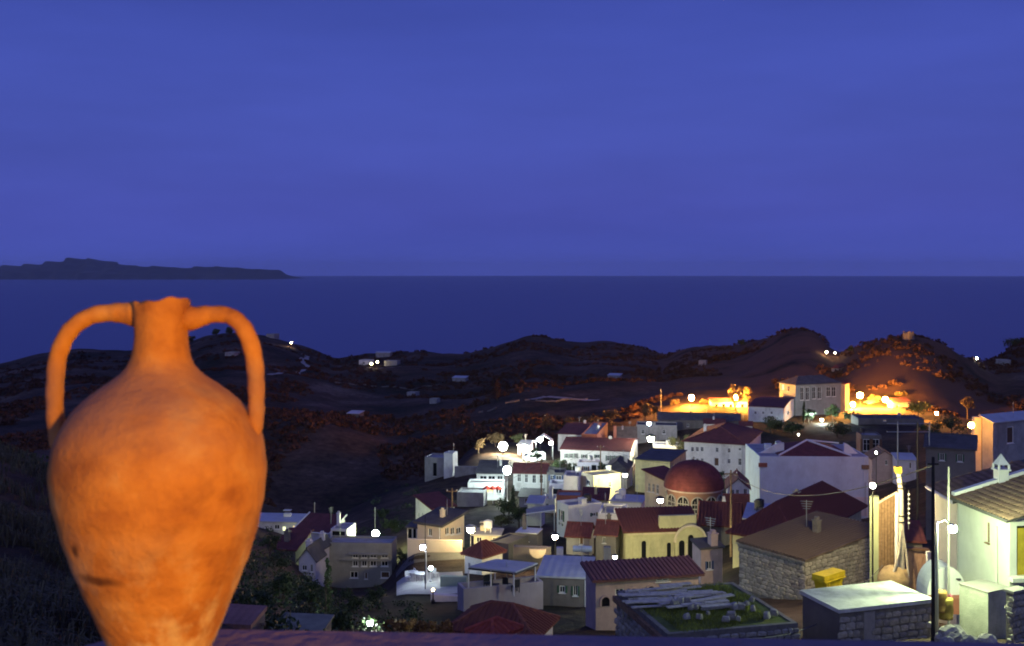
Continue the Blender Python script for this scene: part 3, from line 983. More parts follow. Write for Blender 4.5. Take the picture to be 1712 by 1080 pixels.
# ------------------------------------------------------------------ terrace, parapet and amphora
ZP = ZC - 0.672                                   # top of the parapet
par_m = mat('painted_parapet', (0.20, 0.155, 0.20), var=0.2, scale=3.0, bump=0.5, bscale=30, stain=(0.12, 0.10, 0.13), stain_amt=0.6)
tb = MB().prism([(-4, -6, ZC - 1.6), (6, -6, ZC - 1.6), (6, 1.45, ZC - 1.6), (-4, 1.45, ZC - 1.6)], .3)
tag(tb.build('terrace_floor', pave), 'paved terrace floor where the photographer stands', kind='structure')
root = empty('parapet_wall', (-0.80, 2.04, ZC - 1.6), math.radians(-3.0))
tag(root, 'low purplish parapet wall under the clay amphora', 'wall')
MB().box(0.06, 4.4, -.52, -.06, -1.4, .865).build('wall', par_m, root)
cap = MB()
cap.prism([(0.12, 0, .928), (4.5, 0, .928), (4.5, -.62, .928), (-.06, -.62, .928), (-.06, -.22, .928)], .06)
cap.build('coping', par_m, root)

def clay():
    m = bpy.data.materials.new('weathered_terracotta'); m.use_nodes = True
    t = m.node_tree; N = t.nodes; L = t.links
    b = N['Principled BSDF']; b.inputs['Roughness'].default_value = 0.8; b.inputs['Specular IOR Level'].default_value = 0.2
    tc = N.new('ShaderNodeTexCoord')
    def noise(s, d=6, loc=(0, 0, 0), sc=(1, 1, 1)):
        mp = N.new('ShaderNodeMapping'); mp.inputs['Location'].default_value = loc; mp.inputs['Scale'].default_value = sc
        L.new(tc.outputs['Object'], mp.inputs['Vector'])
        n = N.new('ShaderNodeTexNoise'); n.inputs['Scale'].default_value = s; n.inputs['Detail'].default_value = d; n.inputs['Roughness'].default_value = 0.6
        L.new(mp.outputs[0], n.inputs['Vector']); return n
    n1 = noise(12, 8)
    r1 = N.new('ShaderNodeValToRGB')
    cols = [(0.32, (0.36, 0.125, 0.028)), (0.45, (0.50, 0.195, 0.040)), (0.56, (0.57, 0.235, 0.048)), (0.70, (0.64, 0.32, 0.09))]
    while len(r1.color_ramp.elements) < 4: r1.color_ramp.elements.new(0.5)
    for e, (p, c) in zip(r1.color_ramp.elements, cols): e.position = p; e.color = (*c, 1)
    L.new(n1.outputs['Fac'], r1.inputs['Fac'])
    def over(prev, fac, col):
        mx = N.new('ShaderNodeMix'); mx.data_type = 'RGBA'; mx.inputs['B'].default_value = (*col, 1)
        L.new(fac, mx.inputs['Factor']); L.new(prev, mx.inputs['A']); return mx.outputs['Result']
    def ramp(src, a, b_, top=1.0):
        r = N.new('ShaderNodeMapRange'); r.inputs['From Min'].default_value = a; r.inputs['From Max'].default_value = b_; r.inputs['To Max'].default_value = top
        L.new(src, r.inputs['Value']); return r.outputs[0]
    sep = N.new('ShaderNodeSeparateXYZ'); L.new(tc.outputs['Object'], sep.inputs[0])
    # pale lime crust, mostly on the lower belly; vertical run marks
    n2 = noise(16, 6, (3, 1, 2), (1, 1, .55))
    low = ramp(sep.outputs['Z'], 0.30, 0.08)
    mm = N.new('ShaderNodeMath'); mm.operation = 'MULTIPLY'
    L.new(ramp(n2.outputs['Fac'], 0.46, 0.60, 0.9), mm.inputs[0]); L.new(low, mm.inputs[1])
    c = over(r1.outputs['Color'], mm.outputs[0], (0.74, 0.52, 0.26))
    # dark scorched / soiled patches
    n3 = noise(10, 9, (7, 3, 9), (1, 1, 1.0))
    c = over(c, ramp(n3.outputs['Fac'], 0.56, 0.72, 0.45), (0.20, 0.065, 0.025))
    # two old marks: a dark scrape and a chip
    def mark(cx, cz, rx, rz, amt):
        mpn = N.new('ShaderNodeMapping'); mpn.vector_type = 'POINT'
        mpn.inputs['Location'].default_value = (-cx / rx, 0, -cz / rz); mpn.inputs['Scale'].default_value = (1 / rx, 6, 1 / rz)
        ad = N.new('ShaderNodeVectorMath'); ad.operation = 'ADD'
        nn = noise(30, 3); sc_ = N.new('ShaderNodeVectorMath'); sc_.operation = 'SCALE'; sc_.inputs['Scale'].default_value = .012
        L.new(nn.outputs['Color'], sc_.inputs[0]); L.new(tc.outputs['Object'], ad.inputs[0]); L.new(sc_.outputs[0], ad.inputs[1])
        off = N.new('ShaderNodeVectorMath'); off.operation = 'ADD'; off.inputs[1].default_value = (0, .155, 0)
        L.new(ad.outputs[0], off.inputs[0]); L.new(off.outputs[0], mpn.inputs['Vector'])
        ln = N.new('ShaderNodeVectorMath'); ln.operation = 'LENGTH'; L.new(mpn.outputs[0], ln.inputs[0])
        return ramp(ln.outputs['Value'], 1.2, 0.5, amt)
    c = over(c, mark(-0.050, 0.212, 0.042, 0.010, .8), (0.09, 0.03, 0.012))
    c = over(c, mark(-0.083, 0.258, 0.009, 0.012, .8), (0.08, 0.03, 0.012))
    # greyish shoulder tint: the blue sky's light painted into the clay colour
    n4 = noise(5, 5, (1, 8, 4))
    sh = ramp(sep.outputs['Z'], 0.36, 0.46)
    sh2 = ramp(sep.outputs['Z'], 0.54, 0.50)
    m2 = N.new('ShaderNodeMath'); m2.operation = 'MULTIPLY'; L.new(sh, m2.inputs[0]); L.new(sh2, m2.inputs[1])
    m3 = N.new('ShaderNodeMath'); m3.operation = 'MULTIPLY'; L.new(m2.outputs[0], m3.inputs[0]); L.new(ramp(n4.outputs['Fac'], 0.3, 0.55, 0.7), m3.inputs[1])
    c = over(c, m3.outputs[0], (0.30, 0.16, 0.12))
    L.new(c, b.inputs['Base Color'])
    n5 = noise(60, 8)
    w = N.new('ShaderNodeTexWave'); w.wave_type = 'BANDS'; w.bands_direction = 'Z'; w.inputs['Scale'].default_value = 9; w.inputs['Distortion'].default_value = 3; w.inputs['Detail'].default_value = 2
    L.new(tc.outputs['Object'], w.inputs['Vector'])
    ad = N.new('ShaderNodeMath'); ad.operation = 'MULTIPLY_ADD'; ad.inputs[1].default_value = 0.12
    L.new(w.outputs['Fac'], ad.inputs[0]); L.new(n5.outputs['Fac'], ad.inputs[2])
    bp = N.new('ShaderNodeBump'); bp.inputs['Strength'].default_value = 0.55; bp.inputs['Distance'].default_value = 0.008
    L.new(ad.outputs[0], bp.inputs['Height']); L.new(bp.outputs[0], b.inputs['Normal'])
    return m
claym = clay()
YA = 1.75; S = YA / F
root = empty('clay_amphora', P(266, 0, YA).to_3d() * 0 + Vector(((270 - CX) * S, YA, ZP)))
tag(root, 'weathered terracotta amphora with two tall loop handles on the parapet', 'amphora')
row0 = HY + (ZC - ZP) / S                           # picture row of the foot
prof_px = [(row0, 52), (row0 - 14, 53), (row0 - 22, 50), (row0 - 40, 62), (1080, 84), (1050, 96), (1000, 115), (950, 135), (900, 153), (860, 164), (820, 171), (790, 173), (755, 171), (725, 164), (705, 155), (687, 142),
           (670, 127), (658, 113), (645, 95), (634, 76), (624, 62), (612, 53), (600, 48), (588, 45), (560, 43), (540, 44), (528, 47), (518, 47), (511, 45), (506, 47), (502, 45), (504, 37), (514, 32), (560, 31), (620, 35)]
NS = 72
amb = MB()
pr = [(-(r - row0) * S, w * S) for r, w in prof_px]
# resample smoothly
zs = []
for (z0, r0), (z1, r1) in zip(pr[:-1], pr[1:]):
    k = max(1, int(abs(z1 - z0) / 0.009))
    for q in range(k):
        t = q / k
        zs.append((z0 + (z1 - z0) * t, r0 + (r1 - r0) * t))
zs.append(pr[-1])
za = np.array(zs)
for _ in range(2):
    za[2:-14] = (za[1:-15] + 2 * za[2:-14] + za[3:-13]) / 4
for i, (z, r) in enumerate(za):
    for k in range(NS):
        an = 2 * math.pi * k / NS
        lump = 1 + 0.012 * math.sin(3 * an + z * 9) + 0.006 * math.sin(7 * an - z * 31) + 0.004 * math.sin(z * 130)
        dz = 0.0
        if z > 0.60:                                # chipped, uneven rim
            dz = -0.004 * math.cos(an - 2.8) - 0.0025 * math.sin(3 * an + 1) - 0.0015 * math.sin(8 * an)
        amb.v.append((r * lump * math.cos(an), r * lump * math.sin(an), z + dz))
nr = len(za)
for i in range(nr - 1):
    for k in range(NS):
        k2 = (k + 1) % NS
        amb.f.append((i * NS + k, i * NS + k2, (i + 1) * NS + k2, (i + 1) * NS + k))
amb.f.append(tuple(range(NS - 1, -1, -1)))
amb.build('body', claym, root, smooth=True)
def handle(pts, rad):
    P3 = [((px - 270) * S, 0.004 * math.sin(i), (row0 - py) * S) for i, (px, py) in enumerate(pts)]
    fine = []; fr = []
    n = len(P3)
    for i in range(n - 1):
        p0, p1, p2, p3 = [Vector(P3[min(max(i + d, 0), n - 1)]) for d in (-1, 0, 1, 2)]
        for q in range(6):
            t = q / 6
            fine.append(0.5 * ((2 * p1) + (-p0 + p2) * t + (2 * p0 - 5 * p1 + 4 * p2 - p3) * t * t + (-p0 + 3 * p1 - 3 * p2 + p3) * t ** 3))
            fr.append(((rad[i] * (1 - t) + rad[i + 1] * t) * S) * (1 + .04 * math.sin(i * 2 + q)))
    fine.append(Vector(P3[-1])); fr.append(rad[-1] * S)
    MB().tube(fine, fr, 14).build('handle', claym, root, smooth=True)
handle([(250, 527), (222, 525), (185, 523), (150, 529), (120, 551), (101, 588), (93, 635), (91, 690), (96, 740), (106, 775)], [25, 21, 15.5, 14, 14.5, 15, 14.5, 14.5, 15, 14])
handle([(282, 527), (318, 532), (350, 526), (383, 528), (408, 548), (423, 585), (428, 630), (428, 680), (425, 715), (416, 745)], [25, 21, 15, 13.5, 14.5, 15, 14, 13.5, 13.5, 12])
# ------------------------------------------------------------------ helpers for the village
def face_point(Hs, face, px, py):
    """root-local point on wall A or B of a house seen at (px, py)"""
    if face == 'A':
        s = Hs.wAf(px); Yw = Hs.Y + s * math.sin(Hs.a)
        return Vector((-s, 0, ZC - (py - HY) / F * Yw - Hs.zb))
    s = Hs.wBf(px); Yw = Hs.Y + s * math.cos(Hs.a)
    return Vector((0, s, ZC - (py - HY) / F * Yw - Hs.zb))

def boxpx(name, label, cat, px, py0, py1, Y, wpx, depth, m, rz=0.0, group=None, parts=None):
    """a plain upright block (wall, pillar) of wpx pixels at column px between rows py0 and py1"""
    a = P(px, py0, Y); b = P(px, py1, Y)
    w = wpx / F * Y
    o = MB().box(-w / 2, w / 2, -depth / 2, depth / 2, 0, a.z - b.z).build(name, m, None, loc=b, rz=rz)
    tag(o, label, cat, group)
    return o

def stones(Hs, face, s0, s1, z0, z1, size=(.34, .17), zfun=None, skip=None, maxn=290, seed=1):
    """laid rubble: each stone a bevelled block of its own, proud of the mortar"""
    rnd = random.Random(seed)
    if not hasattr(stones, 'protos'):
        stones.protos = []
        for k in range(10):
            r = random.Random(50 + k)
            mb = MB()
            def j(v): return v * r.uniform(.82, 1.0)
            base = [(-j(.5), 0, -j(.5)), (j(.5), 0, -j(.5)), (j(.52), 0, j(.3)), (j(.3), 0, j(.5)), (-j(.35), 0, j(.5)), (-j(.5), 0, j(.2))]
            n = len(base)
            ins = [(x * .78, -r.uniform(.75, 1.1), z * .74) for x, _, z in base]
            mid = [(x, -.45, z) for x, _, z in base]
            mb.v += base + mid + ins
            for i in range(n):
                i2 = (i + 1) % n
                mb.f.append((i, i2, n + i2, n + i)); mb.f.append((n + i, n + i2, 2 * n + i2, 2 * n + i))
            mb.f.append(tuple(range(2 * n, 3 * n)))
            me = bpy.data.meshes.new('stone'); me.from_pydata(mb.v, [], mb.f)
            me.materials.append(stone_m[k % 4])
            stones.protos.append(me)
    cnt = 0
    z = z0
    while z < z1 and cnt < maxn:
        hrow = size[1] * rnd.uniform(.7, 1.35)
        s = s0 - rnd.uniform(0, size[0] * .5)
        while s < s1 and cnt < maxn:
            w = size[0] * rnd.uniform(.55, 1.5)
            sc, zc = s + w / 2, z + hrow / 2 + rnd.uniform(-.02, .02)
            top = zfun(sc) if zfun else z1
            if s0 < sc < s1 and zc + hrow * .4 < top and not (skip and skip(sc, zc)):
                o = bpy.data.objects.new('stone', rnd.choice(stones.protos))
                o.scale = (w * .97, rnd.uniform(.05, .11), hrow * rnd.uniform(.88, 1.05))
                if face == 'A':
                    o.location = (-sc, -.004, zc); o.rotation_euler = (0, rnd.uniform(-.12, .12), 0)
                else:
                    o.location = (.004, sc, zc); o.rotation_euler = (0, rnd.uniform(-.12, .12), math.pi / 2)
                link(o, Hs.wallobj)
                cnt += 1
            s += w
        z += hrow
    return cnt

def wallof(Hs):
    for c in Hs.root.children:
        if c.name.split('.')[0] == 'wall':
            return c

# ================================================================== far hills: ruin, farmhouses, lamps
g = G(1519, 418)
root = empty('ruined_tower', (g.x, g.y, g.z - .6)); tag(root, 'small ruined stone tower on top of the hill at right', 'tower')
tw = MB()
NSg = 14
rng_ = random.Random(3)
hts = [3.2 + rng_.uniform(-.9, .5) for _ in range(NSg)]
for k in range(NSg):
    a0 = 2 * math.pi * k / NSg; a1 = 2 * math.pi * (k + 1) / NSg
    h0, h1 = hts[k], hts[(k + 1) % NSg]
    c0, s0, c1, s1 = math.cos(a0), math.sin(a0), math.cos(a1), math.sin(a1)
    tw.quad((2.3 * c0, 2.3 * s0, 0), (2.3 * c1, 2.3 * s1, 0), (2.1 * c1, 2.1 * s1, h1), (2.1 * c0, 2.1 * s0, h0))
    tw.quad((1.6 * c1, 1.6 * s1, 0), (1.6 * c0, 1.6 * s0, 0), (1.6 * c0, 1.6 * s0, h0), (1.6 * c1, 1.6 * s1, h1))
    tw.quad((2.1 * c0, 2.1 * s0, h0), (2.1 * c1, 2.1 * s1, h1), (1.6 * c1, 1.6 * s1, h1), (1.6 * c0, 1.6 * s0, h0))
tw.build('wall', darkwall, root)
MB().box(-.5, .5, -2.45, -2.2, .5, 2.3).build('doorway', darkroof, root)

house('hilltop_villa', 'tiny white villa on the crest of the left hill', 'house', 445, 458, 466, 559, YS(458, 566), 20, grey, flatroof, wB=8, winA=[(452, 562, 3, 2, 'd')])
house('hillside_farmhouse', 'tiny pale farmhouse high on the left hill, seen through the amphora handle', 'house', 376, 392, 397, 590, YS(392, 597), 12, grey, flatroof, wB=7, winA=[(384, 592, 4, 2, 'd')])
house('hillside_farmhouse', 'lit white farmhouse beside twin lamps on the far middle hill', 'house', 600, 618, 634, 603, YS(618, 610), 15, white, flatroof, wB=8, winA=[(608, 607, 4, 3, 'd')])
house('hillside_farmhouse', 'long low pale shed above the twin lamps on the middle hill', 'shed', 628, 652, 658, 590, YS(652, 597), 12, grey, metalroof, 'gable_x', .8, wB=6)
house('hillside_farmhouse', 'small white farmhouse right of the twin lamps', 'house', 642, 664, 668, 604, YS(664, 611), 12, grey, flatroof, wB=7, winA=[(650, 607, 3, 2, 'd')])
house('hillside_barn', 'small blue roofed barn low in the dark valley beside the amphora', 'barn', 580, 600, 606, 692, YS(600, 699), 15, darkwall, metalroof, 'shed_y', .5, wB=5)
house('hillside_barn', 'small pale barn on the red scrub slope', 'barn', 680, 694, 700, 657, YS(694, 664), 20, grey, flatroof, wB=5)
house('hillside_barn', 'pale flat roofed barn below the middle peak', 'barn', 756, 778, 784, 632, YS(778, 639), 12, grey, metalroof, 'shed_y', .4, wB=7)
house('hillside_barn', 'pale field hut on slope left of the cypress trees', 'hut', 718, 730, 735, 668, YS(730, 675), 20, grey, flatroof, wB=4)
house('hillside_barn', 'grey hut in the scrub right of the cypress trees', 'hut', 1016, 1036, 1044, 628, YS(1036, 635), 20, grey, metalroof, 'shed_y', .5, wB=5)
house('hillside_barn', 'small hut on the slope under the steep right knoll', 'hut', 1168, 1180, 1186, 604, YS(1180, 611), 20, grey, flatroof, wB=4)
house('hillside_farmhouse', 'pale hut at the far right skyline below the dark tree', 'house', 1664, 1690, 1700, 603, YS(1690, 610), 12, grey, flatroof, wB=6)
house('hillside_farmhouse', 'orange lit villa on the slope below the ruined tower', 'house', 1390, 1402, 1416, 616, YS(1402, 623), 30, cream, redroof, 'hip', 1.2)

lamp('distant_lamp', 'single bright lamp high on the left hill by the winding path', 487, 573, YS(487, 581), WARM, 900, .85, 'post')
lamp('distant_lamp', 'left one of twin bright lamps on the far middle hill', 621, 608, YS(621, 616), YEL, 900, .75, 'post')
lamp('distant_lamp', 'right one of twin bright lamps on the far middle hill', 631, 605, YS(631, 613), YEL, 900, .75, 'post')
lamp('distant_lamp', 'larger of two white lamps under the steep right knoll', 1382, 589, YS(1382, 597), WARM, 700, .5, 'post')
lamp('distant_lamp', 'smaller of two white lamps under the steep right knoll', 1396, 590, YS(1396, 598), WARM, 350, .32, 'post')
lamp('distant_lamp', 'white lamp on the saddle right of the tower hill', 1633, 599, YS(1633, 607), COOL, 500, .5, 'post')

# winding path on the left hill and field walls
pathm = mat('pale_track', (0.34, 0.31, 0.28), var=0.2, scale=0.2, bump=0.2)
def track(name, label, pts, w):
    mb = MB()
    fine = []
    for (u0, y0), (u1, y1) in zip(pts[:-1], pts[1:]):
        for q in range(6):
            t = q / 6
            fine.append(G(u0 + (u1 - u0) * t + 2 * math.sin(q * 1.7 + u0), y0 + (y1 - y0) * t))
    for i in range(len(fine) - 1):
        d = (fine[i + 1] - fine[i]); d.z = 0; d = d.normalized() if d.length > 0 else Vector((1, 0, 0))
        n = Vector((-d.y, d.x, 0)) * w / 2
        a, b, c, e = fine[i] - n, fine[i] + n, fine[i + 1] + n, fine[i + 1] - n
        q = []
        for p in (a, b, c, e):
            q.append((p.x, p.y, tz(p.x, p.y) + .35))
        mb.quad(*q)
    tag(mb.build(name, pathm), label, kind='structure')
track('path', 'pale track winding down the left hill', [(508, 800), (514, 740), (503, 690), (516, 640), (505, 600), (486, 560), (470, 540), (445, 520)], 3.0)
track('path', 'pale track along the middle hill past the twin lamps', [(600, 640), (630, 650), (660, 680), (690, 720)], 3.5)
track('path', 'pale track crossing the valley', [(1000, 400), (960, 405), (915, 415), (880, 410)], 4.0)

def terrace_wall(label, pts, h=.7, t=.6):
    mb = MB(); fine = []
    for (u0, y0), (u1, y1) in zip(pts[:-1], pts[1:]):
        for q in range(8):
            fine.append(G(u0 + (u1 - u0) * q / 8, y0 + (y1 - y0) * q / 8 + 1.5 * math.sin(u0 + q)))
    for i in range(len(fine) - 1):
        a, b = fine[i], fine[i + 1]
        if random.random() < .12: continue
        h0, h1 = h * random.uniform(.6, 1.1), h * random.uniform(.6, 1.1)
        mb.ext([(a.x, a.y, a.z - .6), (b.x, b.y, b.z - .6), (b.x, b.y, b.z + h1), (a.x, a.y, a.z + h0)], (0, t, 0))
    tag(mb.build('terrace_wall', darkwall), label, 'wall')
terrace_wall('dry stone terrace wall under the cypress row', [(800, 405), (860, 412), (930, 402), (1000, 408)])
terrace_wall('dry stone wall below the twin lamps', [(560, 560), (620, 570), (690, 560), (740, 575)])

# ================================================================== back row of the village
house('white_gabled_house', 'white gabled house at the back left of the village', 'house', 933, 972, 1000, 727, 275, 12, white, redroof, 'gable_x', 1.2, winA=[(946, 738, 4, 9, 'd'), (955, 738, 3, 6, 'd'), (961, 738, 4, 9, 'd')], winB=[(980, 738, 5, 8, 'd'), (990, 738, 5, 8, 'd')], chim=[(.3, .6, 1.0, .3)])
house('brick_annex', 'bare brick annex joined to the white gabled house', 'house', 972, 998, 1016, 728, 268, 10, brick, flatroof, winA=[(980, 738, 5, 7, 'd'), (990, 737, 5, 8, 'd')])
house('long_house', 'long white house with red roof and small arcade windows', 'house', 937, 1053, 1066, 755, 250, 6, white, redroof, 'gable_x', 1.3,
      winA=[(947, 762, 4, 8, 'd'), (955, 762, 4, 8, 'd'), (963, 762, 4, 8, 'd'), (977, 763, 6, 6, 'd'), (987, 766, 5, 9, 'D'), (999, 763, 6, 6, 'd'), (1017, 766, 5, 9, 'd'), (1024, 766, 5, 9, 'd'), (1031, 766, 5, 9, 'd'), (1039, 766, 5, 9, 'd')],
      winB=[(1060, 764, 4, 7, 'd')], chim=[(.35, .5, 1.0, .35)])
house('lower_wing', 'low white wing with dark shed front below the long house', 'house', 966, 1003, 1010, 776, 235, 8, lilac, flatroof, winA=[(979, 783, 7, 7, 'd'), (993, 782, 8, 9, 'o')], wB=4)
house('stone_cottage', 'brown roofed cottage with a tall orange lit chimney stack', 'house', 1033, 1064, 1069, 732, 285, 6, pink, brownroof, 'gable_x', 2.4, wB=6, winA=[(1040, 738, 4, 5, 'd'), (1052, 738, 6, 5, 'd')])
r_ = boxpx('chimney_stack', 'tall orange lit chimney stack left of the brown roofed cottage', 'chimney', 1028, 712, 748, 280, 5, .7, brick)
house('lit_wall_house', 'small house with glaring white lit front wall', 'house', 1092, 1140, 1146, 746, 262, 6, bright, flatroof, wB=5, winA=[(1100, 760, 5, 10, 'D')])
house('dark_roofed_house', 'dark flat roofed house behind the warm lamp', 'house', 1064, 1132, 1142, 713, 290, 8, grey, darkroof, winA=[(1075, 722, 6, 7, 'd'), (1110, 722, 6, 7, 'd')], wB=7)
house('two_storey_house', 'two storey white house with red hipped roof', 'house', 1144, 1246, 1272, 744, 236, 14, white, redroof, 'hip', 2.6, ov=.5,
      winA=[(1158, 751, 5, 8, 'd'), (1166, 751, 5, 8, 'd'), (1174, 751, 5, 8, 'd'), (1199, 752, 5, 8, 'd'), (1219, 753, 5, 8, 'd'), (1237, 751, 5, 5, 'd'),
            (1158, 770, 5, 8, 'd'), (1166, 770, 5, 8, 'd'), (1174, 770, 5, 8, 'd'), (1198, 772, 8, 14, 'D'), (1219, 771, 5, 8, 'd'), (1237, 772, 6, 12, 'd')],
      winB=[(1253, 750, 3, 7, 'd'), (1263, 766, 3, 8, 'd')])
house('small_back_house', 'small white house with dark red roof behind the two storey house', 'house', 1177, 1212, 1220, 709, 292, 10, white, redroof, 'gable_x', .9, wB=5, winA=[(1187, 713, 4, 4, 'd'), (1202, 713, 4, 4, 'd')])
house('small_back_house', 'tiny porch roofed white house left of the dark trees', 'house', 1237, 1258, 1264, 712, 290, 10, white, redroof, 'gable_x', .8, wB=4, winA=[(1248, 717, 5, 7, 'D')])
house('white_hall', 'long white low hall with red roof below the orange lamps', 'house', 1251, 1310, 1330, 682, 305, 12, white, redroof, 'gable_x', .8, winA=[(1263, 690, 4, 5, 'd'), (1276, 690, 4, 5, 'd'), (1290, 690, 4, 5, 'd')], winB=[(1318, 690, 4, 6, 'd')])
H = house('grey_mansion', 'large grey mansion with tall paned windows and dark hipped roof', 'building', 1303, 1330, 1406, 644, 325, 68, mat('cool_grey_render', (.24, .26, .27), var=.15, scale=.6, stain=(.15, .16, .16), stain_amt=.6), darkroof, 'hip', 2.2, ov=.4,
      winA=[(1309, 647, 3, 9, 'g'), (1318, 650, 4, 9, 'd')],
      winB=[(1341, 658, 6, 22, 'd'), (1350, 658, 6, 22, 'd'), (1361, 657, 6, 20, 'd'), (1370, 657, 6, 20, 'd'), (1385, 655, 7, 16, 'd'), (1394, 655, 7, 16, 'd')])
house('ochre_gatehouse', 'narrow orange lit gatehouse wall right of the grey mansion', 'house', 1404, 1413, 1420, 642, 335, 40, cream, redroof, 'hip', .8)
house('orange_lit_house', 'orange lit house with tall doors between the two right orange lamps', 'house', 1484, 1492, 1522, 672, 345, 70, cream, redroof_y, 'shed_x', .8, winB=[(1500, 684, 5, 14, 'D'), (1511, 686, 5, 13, 'D')])
house('orange_lit_house', 'glaring orange lit low house between the orange lamps at right', 'house', 1445, 1452, 1472, 674, 350, 65, cream, brownroof, 'hip', .8, winB=[(1460, 682, 5, 9, 'D')])
house('arcaded_house', 'orange lit arcaded house under the second orange lamp', 'house', 1186, 1190, 1250, 672, 338, 80, cream, redroof_y, 'shed_x', .7,
      winB=[(1198, 682, 5, 13, 'o'), (1210, 682, 5, 13, 'o'), (1222, 682, 5, 13, 'o'), (1241, 682, 5, 13, 'o')])
house('dark_terrace_house', 'dark walled house with small lit sign panel below the orange lamps', 'house', 1435, 1545, 1556, 702, 285, 4, darkwall, darkroof, wB=8, winA=[(1479, 702.5, 5, 3, 'a'), (1496, 713, 6, 2.5, 'a'), (1450, 716, 5, 8, 'd'), (1520, 716, 6, 8, 'd')])
house('veranda_house', 'dark house with pale framed veranda behind the white hall building', 'house', 1440, 1474, 1486, 730, 230, 6, darkwall, flatroof, wB=5, winA=[(1449, 744, 12, 20, 'd'), (1464, 744, 12, 20, 'd')])
house('gabled_cottage', 'little pinkish gabled cottage behind the yellow lit pole', 'house', 1458, 1500, 1515, 768, 195, 8, pink, brownroof, 'gable_y', 1.4, winA=[(1482, 773, 4, 8, 'd')], wB=6)
house('blue_shed', 'low bluish shed right of the pinkish gabled cottage', 'shed', 1500, 1532, 1540, 770, 190, 8, lilac, metalroof, 'shed_y', .5, wB=4, winA=[(1522, 778, 3, 10, 'D')])
house('corner_house', 'grey house with white edged corner at right under the orange post lamp', 'house', 1642, 1660, 1730, 706, 150, 62, grey, metalroof, 'shed_x', .6, winA=[], winB=[(1689, 727, 11, 28, 'D')], ov=.3)
house('amber_wall', 'narrow plaster wall glowing orange beside the post lamp', 'wall', 1629, 1641, 1643, 699, 152, 8, cream, flatroof, wB=1.2, par=.1)
house('far_right_house', 'dim lilac house at the far right edge', 'house', 1690, 1720, 1760, 724, 170, 20, lilac, darkroof, wB=6, winA=[(1703, 735, 5, 9, 'd')])

# ================================================================== middle left: terrace restaurant, columns, lilac houses
house('roofless_house', 'pale flat house with narrow doorway at the left edge of the village', 'house', 710, 748, 760, 768, 218, 14, grey, flatroof, wB=5, winA=[(727, 785, 6, 22, 'o')])
house('white_stair_tower', 'white stair tower block on the flat house at the village edge', 'house', 742, 757, 761, 760, 214, 20, white, flatroof, wB=2.5)
house('long_garden_wall', 'long grey garden wall below the floodlit yard', 'wall', 760, 838, 842, 782, 212, 3, grey, flatroof, wB=1.0, par=.1)
house('terrace_restaurant', 'terrace restaurant with grey shed roof and wide windows', 'building', 797, 843, 850, 792, 196, 6, white, darkroof, 'shed_y', 1.2, wB=6, winA=[(808, 799, 12, 8, 'd'), (822, 799, 12, 8, 'd'), (836, 799, 10, 8, 'd')])
house('restaurant_terrace', 'white upper terrace slab in front of the restaurant', 'terrace', 782, 842, 845, 810, 187, 4, bright, pave, wB=3.5, par=.25, winA=[(818, 820, 14, 8, 'l'), (834, 821, 10, 8, 'd')])
house('restaurant_terrace', 'lower pale terrace with railing left of the red lit parasols', 'terrace', 764, 808, 814, 826, 178, 8, grey, pave, wB=4, par=.2)
house('columned_house', 'house with white columns, balcony and red roof beside the glaring cool lamp', 'house', 858, 914, 922, 792, 196, 6, white, redroof, 'gable_x', 1.2,
      winA=[(868, 799, 7, 13, 'd'), (880, 800, 6, 14, 'd'), (893, 801, 7, 14, 'd'), (905, 801, 7, 14, 'd'), (878, 820, 8, 12, 'd')], wB=6)
house('grey_house', 'grey flat roofed house with dark window band right of the columns', 'house', 914, 944, 950, 793, 192, 6, darkwall, darkroof, winA=[(923, 799, 7, 10, 'd'), (934, 800, 10, 10, 'd')], wB=5)
house('lilac_house', 'lilac boxy house with open upper terrace', 'house', 918, 942, 946, 812, 184, 8, lilac, flatroof, wB=4, winA=[(931, 822, 16, 10, 'o')])
house('lilac_house', 'tall plain lilac block right of the open terrace', 'house', 942, 970, 976, 799, 182, 8, lilac, flatroof, wB=5, winA=[(966, 826, 5, 7, 'd')])
house('yellow_lit_house', 'small house lit yellow with one white framed window', 'house', 972, 992, 1038, 797, 180, 62, cream, flatroof, winA=[(983, 807, 6, 9, 'd')], winB=[(1020, 810, 5, 9, 'd')], par=.2)
house('grey_roofed_house', 'house with plain dark grey hipped roof above the yellow lane', 'house', 1010, 1048, 1057, 790, 205, 12, white, darkroof, 'hip', 1.6, winA=[(1020, 798, 5, 7, 'd')])
house('lane_house', 'large yellow lit blank house wall under a dark roof', 'house', 1062, 1120, 1147, 772, 198, 22, ochre, darkroof, 'slab', winB=[(1134, 782, 4, 6, 'd')])
house('low_red_roof', 'low shed with dark red roof left of the lane', 'shed', 974, 1016, 1022, 836, 164, 8, ochre, redroof, 'shed_y', .9, wB=4)
house('red_wall_house', 'dark red walled flat house behind the white boxes', 'house', 930, 972, 976, 832, 162, 6, brick, flatroof, wB=4)
house('blue_roofed_house', 'bright white house with blue flat roof beside the church', 'house', 1022, 1072, 1086, 841, 150, 16, bright, metalroof, 'slab', wB=4.5, winA=[(1030, 848, 3, 7, 'D'), (1046, 848, 4, 4, 'd')])
house('white_box_house', 'white boxy house with one small square window', 'house', 931, 950, 1006, 849, 138, 66, bright, flatroof, winA=[(939, 862, 5, 18, 'd'), (938, 876, 4, 4, 'd')], winB=[(993, 860, 7, 6, 'd'), (972, 884, 5, 8, 'd')])
house('white_box_house', 'lower white box house with bluish terrace beside the church', 'house', 1000, 1044, 1052, 864, 131, 10, bright, flatroof, wB=6, winA=[(1020, 880, 5, 8, 'd')])
